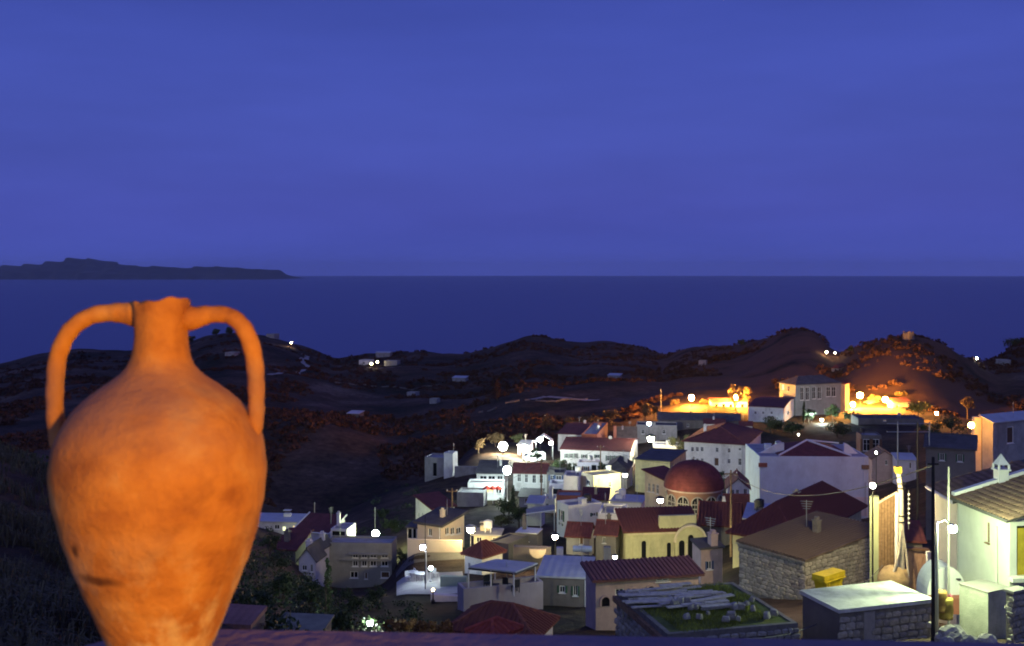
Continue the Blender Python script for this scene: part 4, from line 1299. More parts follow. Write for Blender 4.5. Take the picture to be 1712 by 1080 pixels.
house('small_white_shed', 'small white shed roofed hut above the patio canopy', 'hut', 882, 906, 912, 843, 152, 10, white, metalroof, 'shed_y', .4, wB=3)
house('purple_roofed_shed', 'little shed with dark red pitched roof in front of the white boxes', 'shed', 947, 985, 996, 898, 122, 12, grey, redroof, 'gable_x', 1.0, wB=4, winA=[(972, 905, 7, 12, 'D')])
house('dark_annex', 'low dark annex with arched red roof left of the church', 'shed', 996, 1030, 1042, 895, 118, 14, darkwall, redroof, 'gable_x', 1.0, wB=4, winA=[(1010, 903, 5, 10, 'd')])

# patio canopy: pergola with white edge beam
g = P(880, 882, 146)
root = empty('patio_canopy', g); tag(root, 'white edged patio canopy on thin posts above dark garden', 'canopy')
w = 48 / F * 146
MB().prism([(0, 0, 1.9), (w, -.3, 2.5), (w, 2.0, 2.75), (0, 2.0, 2.1)], .12).build('roof', flatroof, root)
MB().tube([(0, -.02, 1.85), (w, -.32, 2.45)], .09, 6).build('edge_beam', whitepaint, root)
for x_, z_ in ((.1, 1.85), (w * .5, 2.1), (w - .1, 2.4)):
    MB().tube([(x_, 0, -1.2), (x_, 0, z_)], .06, 6).build('post', whitepaint, root)

# ================================================================== the church
H = house('church_nave', 'church nave with dark red roof and lit side windows left of the dome', 'church', 1078, 1118, 1150, 806, 142, 52, cream, redroof, 'shed_x', .9, ov=.35,
      winA=[(1085, 815, 4, 14, 'd'), (1092, 816, 4, 14, 'd'), (1099, 818, 5, 16, 'd')])
# drum and dome
YD = 137.0
cxp = 1160; c = P(cxp, 862, YD)
R_ = 45 / F * YD
root = empty('church_dome', (c.x, c.y, c.z - 2.5)); tag(root, 'round church drum with arched white windows under a red dome', 'church')
zb_, zt_ = 0.0, (862 - 815) / F * YD + 2.5
nseg = 48
MB().lathe([(R_, zb_), (R_, zt_)], n=nseg).build('wall', mat('drum_plaster', (0.26, 0.14, 0.11), var=.2, scale=.6, stain=(.22, .15, .12), stain_amt=.5), root, smooth=True)
MB().lathe([(R_ + .02, zt_ - .12), (R_ + .32, zt_ - .08), (R_ + .36, zt_ + .12), (R_ + .1, zt_ + .16)], n=nseg).build('cornice', pink, root)
MB().lathe([(R_ + .42, zb_ + 2.0), (R_ + .42, zb_ + 2.25), (R_ + .02, zb_ + 2.3)], n=nseg).build('string_course', whitepaint, root)
hd = (815 - 771) / F * YD
pr_ = []
for k in range(13):
    t = k / 12 * math.pi / 2
    pr_.append(((R_ + .38) * math.cos(t) ** .92 + 1e-4 if k < 12 else 1e-3, zt_ + .13 + hd * math.sin(t)))
dome = MB().lathe(pr_, n=nseg).build('dome', mat('dome_tiles', (0.17, 0.045, 0.046), var=.3, scale=1.4, stain=(.11, .035, .04), stain_amt=.5, wave=.12, waxis='Z', wscale=.8), root, smooth=True)
MB().tube([(0, 0, zt_ + hd), (0, 0, zt_ + hd + .6)], .04, 6).tube([(-.2, 0, zt_ + hd + .42), (.2, 0, zt_ + hd + .42)], .03, 6).build('cross', darkmetal, dome)

def arch_poly(w, h, n=10, x0=0.0, z0=0.0):
    r = w / 2
    return [(x0 - r, z0), (x0 + r, z0)] + [(x0 + r * math.cos(math.pi * k / n), z0 + h - r + r * math.sin(math.pi * k / n)) for k in range(n + 1)]
def arched_window(parent, loc, rz, w, h, fm, bars=True, pane=None, t=.12):
    o_, i_ = arch_poly(w + 2 * t, h + t), arch_poly(w, h)
    mb = MB()
    n = len(o_)
    base = len(mb.v)
    for (x, z) in o_: mb.v.append((x, -.1, z))
    for (x, z) in i_: mb.v.append((x, -.1, z))
    for (x, z) in o_: mb.v.append((x, .12, z))
    for (x, z) in i_: mb.v.append((x, .12, z))
    for k in range(1, n):
        k2 = (k + 1) % n
        mb.f.append((k, k2, n + k2, n + k)); mb.f.append((k, 2 * n + k, 2 * n + k2, k2)); mb.f.append((n + k, n + k2, 3 * n + k2, 3 * n + k))
    if bars:
        b = w * .05
        mb.box(-b, b, -.06, .06, 0, h - .04)
        for q in (-.25, .25):
            mb.box(w * q - b * .5, w * q + b * .5, -.05, .05, 0, h * .82)
        for q in (.22, .44, .66):
            mb.box(-w / 2, -b, -.055, .055, h * q - b, h * q + b).box(b, w / 2, -.055, .055, h * q - b, h * q + b)
    f_ = mb.build('window', fm, parent, loc=loc, rz=rz)
    MB().quad(*[(x, -.03, z) for x, z in i_]).build('pane', pane or glass, f_)
    return f_
for k in range(12):
    an = math.radians(-90 + (k - 3) * 30 - 2)
    wh = (855 - 822) / F * YD
    arched_window(root, ((R_ + .02) * math.cos(an), (R_ + .02) * math.sin(an), 2.5 + .45), an + math.pi / 2, 18 / F * YD, wh, grey)

# apse with pediment: the yellow front
H = tiled = house('church', 'yellow lit church front with triple arch porch and red roof', 'church', 1036, 1045, 1168, 889, 118, 82, ochre, redroof_y, 'shed_x', 1.5, wA=3.4, ov=.3)
yel = H
def on_B(px, py): return face_point(yel, 'B', px, py)
p = on_B(1076, 933)
arched_window(yel.root, (p.x + .02, p.y, p.z), math.pi / 2, 8 / F * 120, 29 / F * 120, ochre, bars=False, t=.3)
p = on_B(1118, 935); arched_window(yel.root, (p.x + .02, p.y, p.z), math.pi / 2, 7 / F * 120, 28 / F * 120, ochre, bars=False)
# the porch: a round headed gable carrying three arches
pc_ = on_B(1152, 940)
por = MB()
wpo = 52 / F * 118; hpo = 62 / F * 118
o_ = arch_poly(wpo, hpo, 16)
yy = pc_.y; zz = pc_.z
por.ext([(pc_.x + .02, yy + x, zz + z) for x, z in o_], (.5, 0, 0))
porch = por.build('porch', ochre, yel.root)
rim = MB()
pts_ = [(pc_.x + .56, yy + x * 1.04, zz + z * 1.02) for x, z in o_[2:]]
rim.tube(pts_, .16, 6)
rim.build('archivolt', cream, porch)
for q, hh in ((-.30, .62), (0, .76), (.30, .62)):
    arched_window(porch, (pc_.x + .56, yy + q * wpo, zz + .1), math.pi / 2, wpo * .19, hpo * hh, ochre, bars=False, t=.09)
for q in (-.15, .15):
    MB().tube([(pc_.x + .66, yy + q * wpo, zz), (pc_.x + .66, yy + q * wpo, zz + hpo * .55)], .1, 8).build('column', cream, porch)
ped = MB()
p0, p1 = on_B(1103, 870), on_B(1150, 870)
ped.ext([(p0.x - .6, p0.y, p0.z - 1.6), (p0.x - .6, p1.y + 1.0, p0.z - 1.6), (p0.x - .6, p1.y + 1.0, p0.z + .45), (p0.x - .6, p0.y, p0.z + .45)], (.5, 0, 0))
ped.build('pediment', ochre, yel.root)
MB().box(.0, .22, .2, yel.wB - .2, yel.h - .35, yel.h - .12).build('cornice', cream, yel.root)
for px_ in (1092, 1062):
    pp = on_B(px_, 936)
    MB().box(.0, .12, pp.y - .28, pp.y + .28, pp.z, pp.z + 2.4).build('pilaster', ochre, yel.root)
hall_ = house('church_hall', 'dark red roofed church hall behind the triple arch porch', 'church', 1168, 1236, 1262, 880, 124, 14, darkwall, redroof, 'gable_x', 1.9, wB=6)
house('red_courtyard_wall', 'plain brick red wall right of the church drum', 'wall', 1206, 1254, 1257, 828, 148, 4, brick, flatroof, wB=.6, par=.1)
house('gabled_chapel', 'small pinkish white gabled chapel right of the dome', 'chapel', 1216, 1253, 1268, 817, 158, 10, white, redroof, 'gable_y', 1.4, winA=[(1225, 823, 5, 10, 'd'), (1233, 823, 5, 10, 'd'), (1246, 822, 6, 10, 'd'), (1237, 811, 4, 6, 'd')], wB=7)
# bright lit sliver of wall beside the drum
pp = P(1211, 850, 133)
sl = MB(); u_ = 133 / F
sl.ext([(-4 * u_, 0, 0), (5 * u_, 0, 0), (1 * u_, 0, 20 * u_), (-2 * u_, 0, 19 * u_)], (0, .4, 0))
tag(sl.build('lit_buttress', bright, loc=pp), 'small white buttress lit bright beside the church drum', 'buttress')

# ================================================================== the big white building
H = house('white_building', 'large plain white building with parapet and red pyramid roof', 'building', 1270, 1452, 1456, 764, 165, 2, mat('blue_tinted_limewash', (.64, .72, .80), var=.08, scale=.9, stain=(.46, .50, .55), stain_amt=.6, bscale=6), flatroof, wB=12, par=.02)
wbld = H
def on_W(px, py): return face_point(wbld, 'A', px, py)
rb = MB()
pk = on_W(1363, 735); pk.z = ZC - (737 - HY) / F * 170.5 - H.zb - .9; e0 = on_W(1303, 762); e1 = on_W(1424, 764)
rb.prism([(e0.x, .25, H.h + .1), (e1.x, .25, H.h + .1), (pk.x, 5.5, pk.z + .9)], .15)
rb.prism([(e0.x, .25, H.h + .1), (pk.x, 5.5, pk.z + .9), (e0.x, 11, H.h + .1)], .15)
rb.prism([(e1.x, .25, H.h + .1), (e1.x, 11, H.h + .1), (pk.x, 5.5, pk.z + .9)], .15)
rf = rb.build('pyramid_roof', redroof, H.root)
for e in (e0, e1):
    MB().tube([(e.x, .25, H.h + .16), (pk.x, 5.5, pk.z + 1.0)], .16, 6).build('ridge', whitepaint, rf)
MB().tube([(pk.x, 5.5, pk.z + 1.0), (e1.x + .5, 9.5, pk.z - .1)], .14, 6).build('ridge', whitepaint, rf)
def scroll(px0, px1, ph, flip):
    a, b = on_W(px0, 764), on_W(px1, 764)
    n = 10; pts = []
    for k in range(n + 1):
        t = k / n
        x = a.x + (b.x - a.x) * t
        tt = t if not flip else 1 - t
        pts.append((x, 3.0, H.h - .02 + ph * (math.sin(tt * math.pi / 2) ** 1.5) * (165 / F)))
    pts += [(b.x, 3.0, H.h - .3), (a.x, 3.0, H.h - .3)]
    MB().ext(pts, (0, .5, 0)).build('parapet_scroll', bright, H.root)
scroll(1274, 1318, 18, False); scroll(1420, 1446, 18, True)
MB().box(-.25, on_W(1283, 0).x + wbld.wA - .2, 0, 0, 0, 0)
pp = on_W(1274, 777); MB().box(pp.x - .55, pp.x + .75, -.25, -.01, pp.z - .3, pp.z + .3).build('beam_end', brick, H.root)
pp = on_W(1447, 780); MB().box(pp.x - .6, pp.x + .5, -.25, -.01, pp.z - .35, pp.z + .25).build('beam_end', timber, H.root)
p0, p1 = on_W(1382, 862), on_W(1450, 831)
MB().box(p0.x, p1.x, -.12, -.004, p0.z, p1.z).build('wall_panel', mat('pinkish_panel', (0.70, 0.60, 0.60), var=.06, scale=.5), H.root, )
p0, p1 = on_W(1361, 850), on_W(1361, 806)
MB().tube([(p0.x, -.06, p0.z), (p1.x, -.06, p1.z)], .05, 6).build('drain_pipe', greymetal, H.root)
p0, p1 = on_W(1446, 862), on_W(1446, 806)
MB().tube([(p0.x, -.2, p0.z), (p1.x, -.2, p1.z)], .04, 6).build('drain_pipe', greymetal, H.root)
house('flat_roofed_house', 'bluish flat roofed stone house in front of the big white building', 'house', 1245, 1318, 1345, 872, 118, 16, stone_m[1], metalroof, 'slab', wB=8, winA=[(1262, 882, 7, 8, 'd')])

house('long_dark_hall', 'long hall with dark hipped roof below the glowing orange lot', 'house', 1100, 1238, 1252, 704, 297, 8, darkwall, darkroof, 'gable_x', 1.5, wB=7, winA=[(1120, 711, 4, 5, 'd'), (1150, 711, 4, 5, 'd'), (1225, 711, 4, 5, 'd')])
house('dark_gabled_house', 'dim dark roofed house behind the near tiled roofs', 'house', 1548, 1630, 1652, 752, 118, 24, darkwall, darkroof, 'gable_x', 1.0, wB=6, winA=[(1575, 764, 8, 12, 'd'), (1605, 766, 8, 12, 'd')])
house('dark_stair_block', 'low dark block with white coping right of the olive tree', 'shed', 862, 898, 908, 893, 128, 16, darkwall, whitepaint, 'slab', rt=.1, ov=.05, wB=2.5, winA=[(880, 900, 8, 10, 'd')])
house('white_wing', 'small white wing with flat roof between the lilac house and the white boxes', 'house', 904, 928, 934, 838, 168, 10, white, flatroof, wB=4, winA=[(915, 845, 5, 7, 'd')])
house('grey_lean_to', 'grey lean-to with dark door below the columned house', 'shed', 868, 904, 912, 832, 176, 8, grey, darkroof, 'shed_y', .6, wB=3.5, winA=[(880, 838, 6, 10, 'D'), (894, 837, 6, 6, 'd')])

tile_rows(yel, .36, .12)
tile_rows(hall_, .40, .13)
# ================================================================== left cluster
house('blue_roofed_house', 'long low house with blue flat roof and two lit windows beside the amphora', 'house', 400, 512, 522, 874, 158, 6, white, metalroof, 'slab', wB=5, winA=[(463, 881, 9, 8, 'd'), (475, 884, 6, 8, 'g'), (493, 882, 8, 7, 'l')])
H = house('trimmed_roof_house', 'white house with white trimmed dark red roof on the left slope', 'house', 490, 549, 588, 893, 140, 16, lilac, redroof, 'shed_y', 1.2, wB=5, ov=.2, winB=[], winA=[])
p = face_point(H, 'A', 486, 893)
MB().tube([(-H.wA - .2, -.25, H.h + .1), (.2, -.25, H.h + .1)], .11, 6).build('eave_trim', whitepaint, H.roof)
MB().tube([(-H.wA - .22, -.25, H.h + .1), (-H.wA - .22, H.wB + .2, H.h + 1.4)], .11, 6).build('verge_trim', whitepaint, H.roof)
MB().tube([(.22, -.25, H.h + .1), (.22, H.wB + .2, H.h + 1.4)], .11, 6).build('verge_trim', whitepaint, H.roof)
house('glazed_porch', 'white framed glazed porch at the end of the trimmed roof house', 'porch', 553, 580, 590, 886, 137, 10, lilac, flatroof, wB=3.5, par=.1, winA=[(566, 893, 22, 10, 'o')])
house('dark_red_roofed_hut', 'dark hut with sloping red roof left of the white gable fragment', 'hut', 458, 494, 508, 920, 130, 14, darkwall, redroof, 'shed_y', 1.3, wB=4.5)
house('white_gable_hut', 'small bright white gabled hut among dark bushes', 'hut', 500, 527, 533, 936, 122, 10, lilac, darkroof, 'gable_y', 1.2, wB=3, winA=[(509, 949, 8, 10, 'd'), (521, 950, 4, 12, 'd')])
house('white_gable_hut', 'narrow white dormer shed just above the small gabled hut', 'hut', 520, 536, 543, 917, 128, 14, lilac, darkroof, 'gable_y', .7, wB=3, winA=[(529, 922, 9, 6, 'd')])
H = house('concrete_building', 'grey concrete building with two rows of square windows', 'building', 545, 655, 662, 912, 130, 4, concrete, flatroof, wB=3.5, par=.25,
      winA=[(594, 930, 10, 6, 'd'), (609, 930, 10, 6, 'd'), (624, 930, 12, 6, 'd'), (643, 930, 12, 6, 'd'), (594, 942, 10, 10, 'd'), (609, 942, 10, 10, 'd'), (624, 942, 11, 10, 'd'), (643, 942, 12, 10, 'd'),
            (592, 961, 13, 11, 'd'), (612, 963, 5, 10, 'D'), (644, 961, 15, 11, 'D')])
p0 = face_point(H, 'A', 568, 935); p1 = face_point(H, 'A', 655, 935)
MB().box(p0.x, p1.x, -.28, -.004, p0.z - .12, p0.z + .06).build('ledge', concrete, H.root)
p0 = face_point(H, 'A', 584, 925); p1 = face_point(H, 'A', 650, 924)
MB().box(p0.x, p1.x, -.5, -.004, p0.z - .08, p0.z + .1).build('canopy', concrete, H.root)

# peach house, lamp and yellow kiosk
house('pink_gabled_house', 'lilac white house with dark red roof above the peach house', 'house', 695, 722, 760, 851, 150, 56, white, redroof, 'shed_x', 1.0, ov=.3, winA=[(700, 862, 3, 9, 'd'), (706, 862, 3, 9, 'd'), (712, 863, 3, 9, 'd'), (718, 864, 3, 8, 'd')])
H = house('peach_house', 'peach lit house with dark roof and glazed veranda', 'house', 698, 738, 776, 880, 124, 34, mat('peach_plaster', (0.72, 0.60, 0.47), var=.08, scale=.5, stain=(.5, .4, .32), stain_amt=.4), darkroof, 'shed_y', .7, ov=.4, rt=.25,
      winA=[(719, 890, 6, 12, 'd')], winB=[(748, 888, 7, 12, 'd'), (757, 888, 7, 12, 'd'), (767, 887, 8, 11, 'd')])
house('peach_porch', 'small open porch with white post at the left of the peach house', 'porch', 681, 697, 700, 883, 127, 10, white, darkroof, 'slab', wB=3, winA=[(685, 892, 7, 16, 'o'), (693, 892, 5, 16, 'o')])
house('garden_wall', 'low peach garden wall in front of the peach house', 'wall', 681, 772, 775, 905, 117, 6, mat('peach_plaster', (0, 0, 0)), pave, wB=.4, par=.05)
house('yellow_kiosk', 'yellow lit kiosk with flat roof right of the warm globe lamp', 'kiosk', 792, 834, 840, 896, 121, 6, cream, flatroof, 'slab', wB=3, winA=[(801, 903, 9, 9, 'd'), (826, 905, 6, 13, 'D')])
house('dark_garden_shed', 'dark low shed in front of the yellow kiosk', 'shed', 817, 850, 884, 911, 113, 30, darkroof, darkroof, 'flat', par=.1)
rc_ = house('red_hip_roof_cottage', 'small white cottage with dark red hipped roof behind the blue canopy', 'cottage', 777, 806, 840, 934, 104, 40, white, redroof, 'hip', 1.1, ov=.3, winA=[(784, 944, 4, 8, 'd')])
tile_rows(rc_, .36, .12)
# half round lit planter wall under the second globe lamp
pp = P(899, 931, 108)
hw = MB(); n = 14; rr = 14 / F * 108
hw.ext([(rr * math.cos(math.pi + math.pi * k / n), 0, rr * 1.0 * math.sin(math.pi + math.pi * k / n) + rr) for k in range(n + 1)], (0, .4, 0))
tag(hw.build('half_round_fountain', cream, loc=pp - Vector((0, 0, .15))), 'half round wall basin glowing orange under the warm globe lamp', 'basin')
house('fountain_wall', 'low dark wall carrying the half round basin', 'wall', 858, 920, 930, 917, 109, 8, darkwall, flatroof, wB=.8, par=.05)

# lit court with green wall
mb = MB()
nn = 14
for i in range(nn + 1):
    for j in range(9):
        t, v = i / nn, j / 8
        Yc = 94 + v * 14 - 2 * t
        g = G(663 + t * (118 - 8 * v) , Yc)
        mb.v.append((g.x, g.y, g.z + .12))
for i in range(nn):
    for j in range(8):
        a_ = i * 9 + j; mb.f.append((a_, a_ + 9, a_ + 10, a_ + 1))
tag(mb.build('courtyard_paving', pave, smooth=True), 'glaring white lit courtyard paving', kind='structure')
house('court_wall', 'pale green lit wall around the white courtyard', 'wall', 736, 780, 784, 966, 97, 6, mat('green_wall', (0.40, 0.50, 0.38), var=.12, scale=.6, stain=(.24, .3, .22), stain_amt=.5), flatroof, wB=.5, par=.05)
house('court_wall', 'low white topped wall beside the little path lamp', 'wall', 720, 766, 770, 998, 88, 12, lilac, bright, wB=.5, par=.05)
# chairs and tables on the court, seen as a small blue white group
def garden_table(px, Y, label):
    g = G(px, Y); g.z += .12
    r = empty('garden_table', g); tag(r, label, 'table')
    MB().lathe([(.01, .74), (.55, .74), (.55, .70), (.01, .70)], n=14).build('top', whitepaint, r)
    for k in range(4):
        an = k * math.pi / 2 + .5
        MB().tube([(.42 * math.cos(an), .42 * math.sin(an), 0), (.3 * math.cos(an), .3 * math.sin(an), .70)], .025, 5).build('leg', greymetal, r)
def garden_chair(px, Y, label, rz, m=None):
    g = G(px, Y); g.z += .12
    r = empty('garden_chair', g, rz); tag(r, label, 'chair', 'chairs on the lit court')
    m = m or whitepaint
    MB().box(-.24, .24, -.24, .24, .42, .46).build('seat', m, r)
    MB().box(-.24, .24, .20, .25, .5, .95).build('backrest', m, r)
    for sx in (-.21, .21):
        for sy in (-.21, .21):
            MB().box(sx - .02, sx + .02, sy - .02, sy + .02, 0, .42).build('leg', m, r)
garden_table(690, 104, 'round white garden table left on the lit courtyard')
garden_table(703, 102, 'round white garden table beside the courtyard lamp')
garden_chair(682, 103.5, 'white garden chair leftmost on the lit courtyard', .4)
garden_chair(697, 104.5, 'white garden chair between the two round tables', 2.0)
garden_chair(709, 103, 'white garden chair right beside the courtyard lamp post', -1.2)
garden_chair(728, 104, 'white garden chair alone at the right of the courtyard', 2.6)
# road kerb / bank below the peach house
mb = MB()
for k in range(12):
    u0, u1 = 662 + k * 10, 672 + k * 10
    a, b, c, d = G(u0, 117), G(u1, 117), G(u1, 113), G(u0, 113)
    mb.quad(*[(p.x, p.y, p.z + .06) for p in (d, c, b, a)])
tag(mb.build('lane', mat('asphalt_lane', (.10, .095, .09), var=.2)), 'narrow lane above the lit courtyard', kind='structure')

# parked white van by the floodlit yard
def van(px, Y, label, rz):
    g = G(px, Y)
    r = empty('parked_van', g, rz); tag(r, label, 'van')
    prof = [(-2.3, .35), (2.25, .35), (2.35, .9), (2.2, 1.15), (1.45, 1.95), (1.25, 2.05), (-2.2, 2.05), (-2.3, 1.9)]
    b = MB().ext([(x, -.9, z) for x, z in prof], (0, 1.8, 0)).build('body', whitepaint, r)
    MB().ext([(2.12, -.8, 1.25), (1.5, -.8, 1.92), (1.5, .8, 1.92), (2.12, .8, 1.25)], (.06, 0, .05)).build('windscreen', glass, b)
    for y in (-.93, .91):
        MB().box(.75, 1.45, y, y + .02, 1.2, 1.8).build('side_window', glass, b)
    for x in (-1.5, 1.5):
        for y in (-.92, .72):
            w = MB(); w.lathe([(.01, 0), (.34, 0), (.34, .2), (.01, .2)], n=14)
            o = w.build('wheel', darkmetal, r, loc=(x, y + .2, .34)); o.rotation_euler = (math.pi / 2, 0, 0)
    for y in (-.6, .6):
        MB().box(2.3, 2.38, y - .15, y + .15, .8, .98).build('headlight', greymetal, b)
van(893, 232, 'white van parked beside the floodlit yard', math.radians(200))
house('floodlit_shed', 'white shed glaring in the floodlight left of the van', 'shed', 866, 884, 890, 745, 238, 14, bright, metalroof, 'shed_y', .4, wB=4, winA=[(872, 757, 5, 12, 'D')])
# white canopy over the yard
g = P(910, 752, 250)
r = empty('yard_canopy', (g.x, g.y, g.z - 1)); tag(r, 'white fabric canopy at the back of the floodlit yard', 'canopy')
u_ = 250 / F
MB().prism([(-15 * u_, -2, 3.2), (0, -2.4, 4.6), (0, 2, 4.6), (-15 * u_, 2, 3.2)], .08).prism([(0, -2.4, 4.6), (15 * u_, -2, 3.2), (15 * u_, 2, 3.2), (0, 2, 4.6)], .08).build('fabric', bright, r)
for x in (-14 * u_, 14 * u_):
    for y in (-1.9, 1.9):
        MB().tube([(x, y, -1), (x, y, 3.2)], .06, 6).build('post', greymetal, r)
# red lit parasols on the restaurant terrace
redcloth = mat('red_fabric', (0.65, 0.05, 0.03), var=.15, scale=2, bump=.1)
for i, (px_, lb) in enumerate([(814, 'red parasol nearest the lit restaurant window'), (824, 'second red parasol on the restaurant terrace'), (833, 'red parasol nearest the cool terrace lamp')]):
    g = P(px_, 829, 182)
    r = empty('red_parasol', g); tag(r, lb, 'parasol', 'parasols on the restaurant terrace')
    MB().tube([(0, 0, -1.5), (0, 0, 1.7)], .035, 6).build('pole', whitepaint, r)
    MB().lathe([(.01, 1.75), (.45, 1.5), (.8, 1.2), (.78, 1.17), (.01, 1.6)], n=8).build('canopy', redcloth, r)

# ================================================================== foreground centre
# blue canopy terrace
H = house('terrace_house', 'purple grey plastered house front below the blue canopy terrace', 'house', 765, 775, 908, 996, 80, 72, mat('purple_plaster', (0.40, 0.36, 0.40), var=.15, scale=.7, stain=(.5, .4, .28), stain_amt=.5), pave, par=.5, wB=None, base=ZC - 26)
th = H
def on_T(x, y): return th.root.matrix_basis @ Vector((x, y, 0))
zter = th.h
rt_ = empty('blue_canopy', on_T(-1.0, 1.0).to_3d()); rt_.location.z = th.zb + th.h; rt_.rotation_euler = (0, 0, -th.a)
tag(rt_, 'blue flat metal canopy on slim posts over a roof terrace', 'canopy')
YB = 84
def loc_in(root, p):
    d = Vector(p) - root.location
    c, s = math.cos(root.rotation_euler.z), math.sin(root.rotation_euler.z)
    return Vector((d.x * c + d.y * s, -d.x * s + d.y * c, d.z))
zcan = P(860, 956, 80).z
corn = []
for (px_, py_) in ((783, 947), (862, 956), (899, 941), (829, 934)):
    Y_ = (ZC - zcan) * F / (py_ - HY)
    corn.append(loc_in(rt_, P(px_, py_, Y_)))
MB().prism([tuple(c) for c in corn], .14).build('roof', metalroof, rt_)
fr = MB()
for c, d in zip(corn, corn[1:] + corn[:1]):
    fr.tube([c - Vector((0, 0, .16)), d - Vector((0, 0, .16))], .07, 6)
fr.build('edge_frame', darkmetal, rt_)
for c in corn + [(corn[0] + corn[1]) / 2]:
    MB().tube([(c.x * .96, c.y * .96, -.05), (c.x * .96, c.y * .96, c.z - .1)], .06, 8).build('post', whitepaint, rt_)
darkplastic = mat('dark_plastic', (.04, .04, .045), var=.2, rough=.5)
for i, (fx, fy, lb) in enumerate([(.25, .3, 'dark chair at the left under the blue canopy'), (.45, .25, 'second dark chair under the blue canopy'), (.62, .4, 'third dark chair under the blue canopy'), (.85, .3, 'dark chair at the right end under the blue canopy')]):
    c = corn[0] * (1 - fx) + corn[1] * fx; d = corn[3] * (1 - fx) + corn[2] * fx
    q = c * (1 - fy) + d * fy
    w = rt_.matrix_basis @ Vector((q.x, q.y, 0))
    r = empty('terrace_chair', w, .5 + i); tag(r, lb, 'chair', 'chairs under the blue canopy')
    MB().box(-.26, .26, -.25, .25, .4, .46).build('seat', darkplastic, r)
    MB().box(-.26, .26, .22, .28, .5, 1.0).build('backrest', darkplastic, r)
    for sx in (-.22, .22):
        for sy in (-.22, .22):
            MB().box(sx - .025, sx + .025, sy - .025, sy + .025, 0, .4).build('leg', darkplastic, r)
house('blue_flat_house', 'dark house with broad blue flat roof beside the canopy terrace', 'house', 899, 984, 1000, 968, 84, 8, darkwall, metalroof, 'slab', wB=6, ov=.15, base=ZC - 27, winA=[(940, 985, 10, 12, 'd'), (962, 988, 8, 16, 'd')])
boxpx('white_pillar', 'slim white chimney pillar left of the solar panel', 'pillar', 936, 915, 952, 93, 11, .5, lilac)
boxpx('white_pillar', 'slim pale chimney pillar right of the solar panel', 'pillar', 1015, 914, 946, 92, 11, .5, grey)
# solar water heater: dark panel with pale tank
g = P(967, 951, 91)
r = empty('solar_heater', g, math.radians(-6)); tag(r, 'dark solar panels with pale blue water tank on the flat roof', 'solar heater')
u_ = 91 / F
for k in range(3):
    x0 = (-26 + k * 17) * u_
    pn = MB().ext([(x0, 0, .05), (x0 + 16 * u_, 0, .05), (x0 + 16 * u_, .9, 18 * u_), (x0, .9, 18 * u_)], (0, .06, -.04)).build('panel', glass, r)
    MB().tube([(x0, 0, .06), (x0 + 16 * u_, 0, .06), (x0 + 16 * u_, .9, 18 * u_ + .01), (x0, .9, 18 * u_ + .01), (x0, 0, .06)], .025, 5).build('frame', greymetal, pn)
MB().tube([(-10 * u_, 1.1, 28 * u_), (22 * u_, 1.1, 28 * u_)], .26, 12).build('tank', mat('tank_enamel', (.5, .58, .7), rough=.4, var=.05, bump=0), r)
MB().tube([(-8 * u_, 1.1, -.3), (-8 * u_, 1.1, 26 * u_)], .03, 5).tube([(20 * u_, 1.1, -.3), (20 * u_, 1.1, 26 * u_)], .03, 5).build('stand', greymetal, r)

H = house('pink_stone_house', 'pink plastered old house with low purple roof and blind arches', 'house', 990, 996, 1168, 971, 70, 78, pink, mat('purple_slate', (.15, .07, .08), var=.3, scale=1.2, stain=(.09, .05, .06), stain_amt=.6), 'shed_x', .35, wA=2.4, ov=.3, base=ZC - 24, winB=[(1036, 990, 15, 11, 'd'), (1108, 966, 22, 12, 'd')])
tile_rows(H)
for px_, py_ in ((1012, 1000), (1058, 986), (1088, 982)):
    p = face_point(H, 'B', px_, py_)
    arched_window(H.root, (p.x + .02, p.y, p.z - .5), math.pi / 2, .55, .6, pink, bars=False)
house('upper_stone_house', 'pinkish stone house corner behind the grass roofed ruin', 'house', 1166, 1172, 1208, 918, 82, 72, pink, darkroof, 'shed_x', .3, wA=1.4, ov=.15, winB=[(1186, 945, 8, 14, 'd')], base=ZC - 26)
mr_ = house('maroon_roof_house', 'near house with broad dark maroon pitched roof at the bottom centre', 'house', 752, 890, 980, 1072, 58, 20, lilac, redroof, 'hip', 1.15, ov=.3, base=ZC - 24, wB=3.6)
sr_ = house('small_red_gable', 'little red gabled roof poking up at the bottom edge', 'house', 788, 824, 864, 1070, 46, 40, cream, mat('bright_red_tiles', (.42, .09, .06), var=.25, scale=2, wave=.5, waxis='X', wscale=1.2), 'hip', .42, ov=.2, base=ZC - 20)
tile_rows(mr_); tile_rows(sr_)
house('tarpaulin_shed', 'khaki tarpaulin covered shed at the bottom left', 'shed', 458, 536, 545, 1057, 40, 8, darkwall, mat('khaki_tarpaulin', (.30, .29, .20), var=.25, scale=2, bump=.6, bscale=4), 'shed_y', .15, ov=.1, wB=1.3, rt=.06)
house('clay_roof_hut', 'pinkish clay roofed hut at the foot of the amphora', 'hut', 352, 418, 436, 1051, 34, 10, darkwall, mat('pale_clay_tiles', (.42, .22, .17), var=.2, scale=2, wave=.4, waxis='X', wscale=1.2), 'shed_y', .2, ov=.05, wB=1.2)

